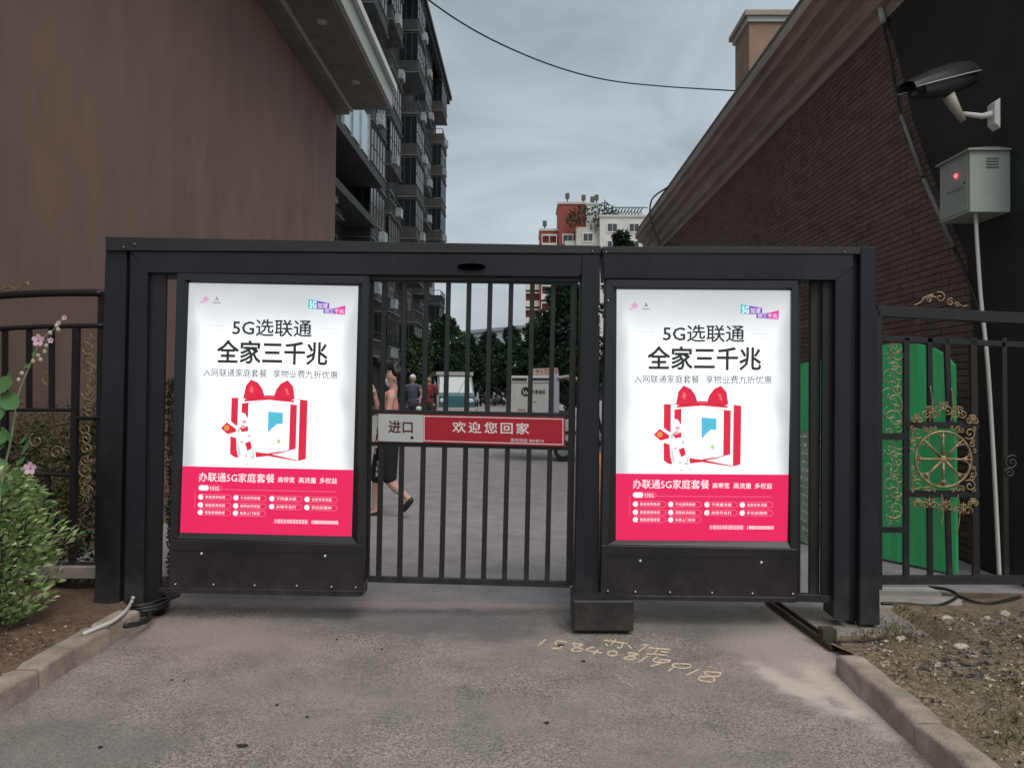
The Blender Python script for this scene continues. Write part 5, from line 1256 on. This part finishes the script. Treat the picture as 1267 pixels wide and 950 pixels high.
for (x, y) in ((-.62,.75),(.66,.75),(-.66,2.9),(.66,2.9)): wheel(vn_, VV(x, y, .29), .29, .17)

# parked scooters far down the lane, one near the capped person
def scooter(x, y, ang, label, group, paint, sc_=1.0):
    r_ = Matrix.Rotation(ang, 3, 'Z'); o = Vector((x, y, 0)); V = lambda a, b, c: o+r_@(Vector((a, b, c))*sc_)
    t_ = thing('scooter', o, label, 'scooter', group)
    s = MB().tube(curve([V(-.62,0,.62),V(-.3,0,.55),V(0,0,.32),V(.3,0,.32),V(.42,0,.7),V(.38,0,.95)], 3), [.10,.13,.13,.12,.11,.10,.09,.09,.10,.10,.09,.09,.08,.07,.05,.04], 8); s.build('body', paint, t_, True)
    s = MB().sphere(V(-.28,0,.74), (.24*sc_,.14*sc_,.06*sc_), 10, 6); s.build('seat', M_rubber, t_, True)
    s = MB().tube([V(.38,-.3,1.0),V(.42,0,.98),V(.38,.3,1.0)], .018, 6).sphere(V(.40,.32,1.16), (.05,.03,.06), 6, 4).sphere(V(.40,-.32,1.16), (.05,.03,.06), 6, 4); s.build('handlebar', M_rubber, t_, True)
    s = MB().sphere(V(.50,0,.86), (.07,.07,.06), 8, 5); s.build('headlight', M_mask, t_, True)
    for xx in (-.55,.58):
        s = MB(); s.tube([V(xx+.2*math.cos(a), 0, .23+.2*math.sin(a)) for a in [2*math.pi*k/14 for k in range(14)]], .045*sc_, 6, closed=True); s.tube([V(xx,-.03,.23),V(xx,.03,.23)], [.12,.12], 10); s.build('wheel', M_rubber, t_, True)
    return t_
M_sp = [mat('scooter_white', (.45,.46,.46), .4), mat('scooter_black', (.02,.02,.022), .4), mat('scooter_grey', (.2,.2,.21), .4)]
labs = ['pale scooter parked far off just right of the teal van', 'black scooter parked second from the teal van', 'grey scooter in the middle of the distant row', 'black scooter near the right end of the distant row', 'white scooter at the right end of the distant row, by the tricycle']
for i, u in enumerate((590, 598, 607, 616, 625)):
    scooter(P(u, 478, 52+i).x, 52+i, R(-80+i*12), labs[i], 'scooters parked across the far end of the lane', M_sp[(0,1,2,1,0)[i]])
scooter(P(515,478,18.3).x, 18.3, R(-75), 'dark motor scooter in front of the white capped person', None, M_sp[1])

# orange marker seen in the slit beside the centre post
s = MB().tube([P(742.5,608,6.6), P(743.5,560,6.6)], .022, 8); mk = P(742.5, 608, 6.6); 
s = MB().tube([Vector((mk.x, 6.6, 0)), Vector((mk.x, 6.6, P(743,560,6.6).z))], .024, 8)
top(s, 'marker_post', mat('orange_plastic', (.55,.17,.04), .5, var=.3, vscale=10), 'short orange marker post glimpsed in the slit beside the centre post', 'post', smooth=True)

# ------------------------------------------------------------------ small things on the ground
# black coiled cable and white hose
s = MB(); c = G(182, 757, .02)
pts = []
for k in range(60):
    a = k*.42; pts.append(c+Vector((math.cos(a)*(.10+.02*math.sin(k*.3)), math.sin(a)*.13, .012+k*.0011)))
pts += [c+Vector((.1,.2,.05)), P(196,738,4.75), P(215,737,4.9)]
s.tube(curve(pts, 2), .013, 7); s.tube(curve([G(155,774,.11), G(172,771,.06), G(185,764,.05), c+Vector((-.05,.08,.05))], 6), .014, 7)
top(s, 'coiled_cable', M_rubber, 'black cable coiled on the ground at the foot of the left gate post', 'cable', smooth=True)
s = MB().tube(curve([G(103,784,.115), G(122,776,.12), G(140,768,.12), G(154,757,.12), P(162,746,4.55), P(165,738,4.57)], 6), .011, 8)
top(s, 'white_hose', mat('off_white_hose', (.52,.50,.46), .5), 'short off white hose end lying over the left kerb', 'hose', smooth=True)
# steel rail
a = G(952, 745, .01); b = G(1034, 804, .01); d_ = (b-a).normalized(); n_ = Vector((-d_.y, d_.x, 0))
M_rust = mat('rusty_dark_steel', (.05, .032, .026), .7, .3, var=.5, vscale=25)
rl_ = thing('steel_rail', b, 'rusty steel channel rail running from under the gate to the right kerb', 'rail')
for k in (-1, 1): MB().prism([a+n_*.028*k-n_*.006, a+n_*.028*k+n_*.006, b+n_*.028*k+n_*.006, b+n_*.028*k-n_*.006], (0,0,.028)).build('flange', M_rust, rl_)
MB().prism([a-n_*.02, a+n_*.02, b+n_*.02, b-n_*.02], (0,0,.008)).build('web', M_rust, rl_)
c = b+Vector((-.01,.10,0)); MB().prism([c+Vector((-.03,-.03,0)), c+Vector((.045,-.03,0)), c+Vector((.045,.04,0)), c+Vector((-.03,.04,0))], (0,0,.085), .005).build('stop_block', mat('dark_mossy_steel', (.035,.04,.022), .8, var=.4, vscale=30), rl_)
MB().tube(curve([b+Vector((.02,.06,.03)), b+Vector((.12,.08,.02)), b+Vector((.30,.06,.05))], 5), .008, 6).build('bent_rod', M_rust, rl_, True)
# cables and timber on the right bank
s = MB().tube(curve([G(1090,746,.03), G(1120,747,.03), G(1152,750,.03), G(1175,744,.03), G(1184,736,.03), G(1172,729,.04), G(1150,726,.03)], 6), .010, 6)
s.tube(curve([G(1184,736,.03), G(1205,744,.03), G(1230,745,.03), G(1262,738,.02)], 6), .009, 6)
top(s, 'ground_cable', M_rubber, 'black cable looping over the ground under the gilt wheel fence', 'cable', smooth=True)
q = [G(1088,731,.0), G(1150,731,.0), G(1165,738,.0), G(1088,738,.0)]
top(MB().prism(q, (0,0,.03)), 'plank', mat('pale_board', (.50,.48,.44), .7, var=.1), 'pale board lying along the foot of the right fence', 'board')
top(MB().prism([G(1088,741,.0), G(1190,741,.0), G(1190,752,.0), G(1088,755,.0)], (0,0,.02)), 'concrete_strip', M_conc, 'flat grey concrete strip in front of the pale board', 'slab')
def rock(p, r_, name, m, label=None, group=None, seed=0, flat=.6):
    s = MB().sphere(p, (r_, r_*.8, r_*flat), 9, 6); s.v = [Vector(p)+(v-Vector(p))*(1+.45*mn.noise((v-Vector(p))*(1.6/r_)+Vector((seed*7.1, 0, 0)))) for v in s.v]
    if label is None: return s
    return top(s, name, m, label, 'stone', group)
M_st = mat('pale_rubble', (.42,.38,.33), .9, var=.25, vscale=30)
def onsoil(u, v):
    p = G(u, v, .07); return Vector((p.x, p.y, rz(p.x, p.y)+.008))
for i, (u, v, r_, lb) in enumerate(((1190,795,.038,'largest pale angular stone in the middle of the right bank'), (1093,783,.026,'white stone just right of the gate post foot'), (1114,780,.026,'rounded pale stone second from the gate post foot'), (1172,766,.036,'flat pale stone near the loop of ground cable'), (1221,764,.024,'whitish stone under the dark wall'), (1243,755,.030,'grey stone furthest right on the bank'))):
    rock(onsoil(u, v), r_, 'stone', M_st, lb, 'pale stones on the right bank', i+2)
random.seed(77); s = MB(); s2 = MB(); s3 = MB()
for k in range(1500):
    u = random.uniform(1070, 1290); v = random.uniform(760, 950) if random.random() < .6 else random.uniform(757, 850)
    p = G(u, v, .07)
    if p.x < 1.70: continue
    p.z = rz(p.x, p.y)+.002; r_ = random.choice((.004,.006,.006,.009,.013)); (s, s2, s3)[random.choice((0,0,1,1,2))].add([p+Vector((random.uniform(-1,1)*r_, random.uniform(-1,1)*r_, random.uniform(-.3,.9)*r_)) for _ in range(5)], [(0,1,2),(0,2,3),(0,3,1),(4,1,2),(4,2,3),(4,3,1)])
s4 = MB(); s5 = MB()
for k in range(190):
    u = random.gauss(1200, 45); v = random.gauss(790, 26); p = G(u, v, .07)
    if p.x < 1.75 or p.y > 4.9: continue
    p.z = rz(p.x, p.y)+.004; r_ = random.choice((.006,.008,.010,.012,.016,.026)); q_ = (s4, s5, s5)[k % 3]; b_ = MB().sphere(p, (r_, r_*.8, r_*.6), 6, 4)
    b_.v = [p+(v_-p)*(1+.9*mn.noise((v_-p)*(1.5/r_)+Vector((k*3.3, 0, 0)))) for v_ in b_.v]; q_.add(b_.v, b_.f)
tag(s4.build('rubble', mat('dark_grey_rubble', (.075,.066,.052), .95, var=.4, vscale=30), None), 'dark grey rubble and clods heaped at the upper right of the bank', 'rubble', kind='stuff')
tag(s5.build('rubble', mat('grey_brown_rubble', (.17,.145,.112), .95, var=.4, vscale=30), None), 'grey brown broken mortar mixed in the heap on the right bank', 'rubble', kind='stuff')
for k in range(260):
    u = random.uniform(-40, 120); v = random.uniform(770, 850); p = G(u, v, .09)
    if p.x > -2.35: continue
    p.z = .095+.01*random.random(); r_ = random.choice((.004,.007,.011)); (s, s2, s3)[random.choice((0,1,1))].add([p+Vector((random.uniform(-1,1)*r_, random.uniform(-1,1)*r_, random.uniform(-.3,.9)*r_)) for _ in range(5)], [(0,1,2),(0,2,3),(0,3,1),(4,1,2),(4,2,3),(4,3,1)])
for k in range(170):
    u = random.uniform(40, 1080); v = random.uniform(770, 950); p = G(u, v, .0)
    if not -2.15 < p.x < 1.5: continue
    p.z = .003; r_ = random.choice((.002,.003,.005)); (s, s2, s3)[random.choice((1,2,2))].add([p+Vector((random.uniform(-1,1)*r_, random.uniform(-1,1)*r_, random.uniform(0,.8)*r_)) for _ in range(5)], [(0,1,2),(0,2,3),(0,3,1),(4,1,2),(4,2,3),(4,3,1)])
for q_, m_, lb in ((s, M_st, 'pale rubble chips scattered over the soil'), (s2, mat('brown_clods', (.14,.09,.06), .95), 'brown clods and dry leaf bits scattered over the soil'), (s3, mat('dark_grit', (.035,.032,.03), .9), 'dark grit scattered over soil and asphalt')):
    tag(q_.build('gravel', m_, None), lb, 'gravel', kind='stuff')
s = MB(); random.seed(8)
for k in range(700):
    if random.random() < .5: u, v = random.gauss(1105, 22), random.gauss(770, 9)
    else: u, v = random.uniform(1090, 1290), random.uniform(755, 940)
    p = G(u, v, .07)
    if p.x < 1.72: continue
    p.z = rz(p.x, p.y)-.004; leaf(s, p, Vector((random.gauss(0,.6), random.gauss(0,.6), 1)), rv(), random.uniform(.02,.06), .006)
for k in range(130):
    p = G(random.uniform(1225,1300), random.uniform(860,930), .07); p.z = rz(p.x, p.y)-.004; leaf(s, p, Vector((random.gauss(0,.6), random.gauss(0,.6), 1)), rv(), random.uniform(.03,.07), .008)
tag(s.build('weeds', ML_dry, None, flip=False), 'short dry weeds on the right bank', 'weeds', kind='stuff')
# dark scraps on the asphalt, as seen
M_scrap = mat('dark_leaf_scrap', (.03,.025,.022), .9)
for i, (u, v, r_) in enumerate(((213,841,.008),(228,842,.005),(299,922,.022),(344,872,.010),(124,924,.012),(676,894,.013),(722,818,.014),(694,798,.017),(417,791,.008),(380,887,.008),(473,703+100,.008))):
    p = G(u, v, .002); s = MB(); n = 9; r_ *= .62; s.prism([p+Vector((r_*math.cos(6.28*k/n)*random.uniform(.35,1.5)*1.3, r_*math.sin(6.28*k/n)*random.uniform(.35,1.4), 0)) for k in range(n)], (0,0,.004))
    if i == 0: sm = s
    else: sm.add(s.v, s.f)
tag(sm.build('leaf_scraps', M_scrap, None), 'small dark scraps and dead leaves scattered on the asphalt', 'leaf litter', kind='stuff')
# twigs by the left kerb
s = MB(); random.seed(15)
for k in range(60):
    p = G(random.uniform(0,110), random.uniform(785,850), .1)
    if p.x > -2.30: continue
    p.z = .10; dd = Vector((random.uniform(-1,1), random.uniform(-1,1), .2))*random.uniform(.015,.05); s.tube([p-dd, p+dd*.2+Vector((0,0,.008)), p+dd], .0025, 4)
tag(s.build('twigs', M_bark, None), 'thin dry twigs strewn on the left bed', 'twigs', kind='stuff')

# chalk writing
M_chk = mat('cream_chalk', (.66,.53,.38), .95, var=.25, vscale=40)
t = M_chk.node_tree; b = t.nodes['Principled BSDF']; n = t.nodes.new('ShaderNodeTexNoise'); n.inputs['Scale'].default_value = 160; n.inputs['Detail'].default_value = 3
gq = t.nodes.new('ShaderNodeNewGeometry'); r_ = t.nodes.new('ShaderNodeMapRange'); r_.inputs[1].default_value = .38; r_.inputs[2].default_value = .56; r_.inputs[3].default_value = .5; r_.inputs[4].default_value = 1
t.links.new(gq.outputs['Position'], n.inputs[0]); t.links.new(n.outputs[0], r_.inputs[0]); t.links.new(r_.outputs[0], b.inputs['Alpha'])
Z = lambda h: (lambda x, y: G(650+x/4.873, 770+y/4.873, .0012+h*.0002))
cw = thing('chalk_writing', G(780, 810, 0), 'handwritten chalk phone number 15840819918 on the asphalt before the centre post', 'writing')
digits = [[[(75,140),(100,119),(125,100)]], [[(250,118),(220,113),(190,110),(180,128),(200,131),(218,140),(205,155),(155,152)]], [[(350,132),(320,127),(285,126),(308,147),(345,158),(322,172),(275,166),(308,147),(350,132)]],
      [[(415,145),(365,165),(465,182)], [(440,162),(408,192)]], [[(525+30*math.cos(k*.7), 185+14*math.sin(k*.7)) for k in range(10)]], [[(685,190),(625,180),(632,200),(665,210),(640,222),(595,215),(632,200),(685,190)]],
      [[(742,200),(712,218),(680,238)]], [[(800,206),(768,226),(790,236),(852,238),(872,226),(800,222)], [(850,236),(800,250),(755,262)]], [[(990,250),(905,247),(890,262),(955,275),(1000,264),(990,250)], [(905,262),(880,278),(860,292)]],
      [[(1048,280),(1005,300),(965,318)]], [[(1182,302),(1085,295),(1095,314),(1135,330),(1130,356),(1050,346),(1062,326),(1160,322),(1182,302)]]]
chars = [[[(472,105),(615,126)], [(545,100),(530,118),(512,136)], [(592,120),(572,152),(552,146)], [(482,128),(500,140)], [(618,134),(640,156)]], [[(700,135),(738,134),(682,172)], [(742,150),(876,162)], [(800,158),(772,192)], [(730,186),(852,196)], [(815,174),(862,178)]]]
for nm, grp in (('digit', digits), ('character', chars)):
    for ch in grp:
        s = MB()
        for h, c in enumerate(ch):
            c2 = [Vector((*p, 0)) for p in c]; c2 = curve(c2, 4) if len(c2) > 2 else c2
            n = len(c2); brk = 0
            # a crossing stroke is laid a hair higher so that no two faces share a plane
            for a in range(0, n-1, 3): strokes(s, Z(h*3+(a//3) % 7), [(p.x, p.y) for p in c2[a:a+4]], 9.5)
        s.build(nm, M_chk, cw, flip=False)
s = MB(); random.seed(9)
for c in ([(540,310),(560,325),(600,350),(640,382)], [(680,385),(720,410)], [(765,60),(768,75)]):
    for a, b in zip(c, c[1:]):
        for k in range(5):
            t = random.random(); x = a[0]+(b[0]-a[0])*t+random.uniform(-6,6); y = a[1]+(b[1]-a[1])*t+random.uniform(-4,4); strokes(s, Z(k), [(x,y),(x+random.uniform(4,14),y+random.uniform(1,7))], 3.5)
o = s.build('chalk_scrawl', M_chk, None, flip=False); tag(o, 'faint pale flecks of chalk below the written number', 'chalk marks', kind='stuff')
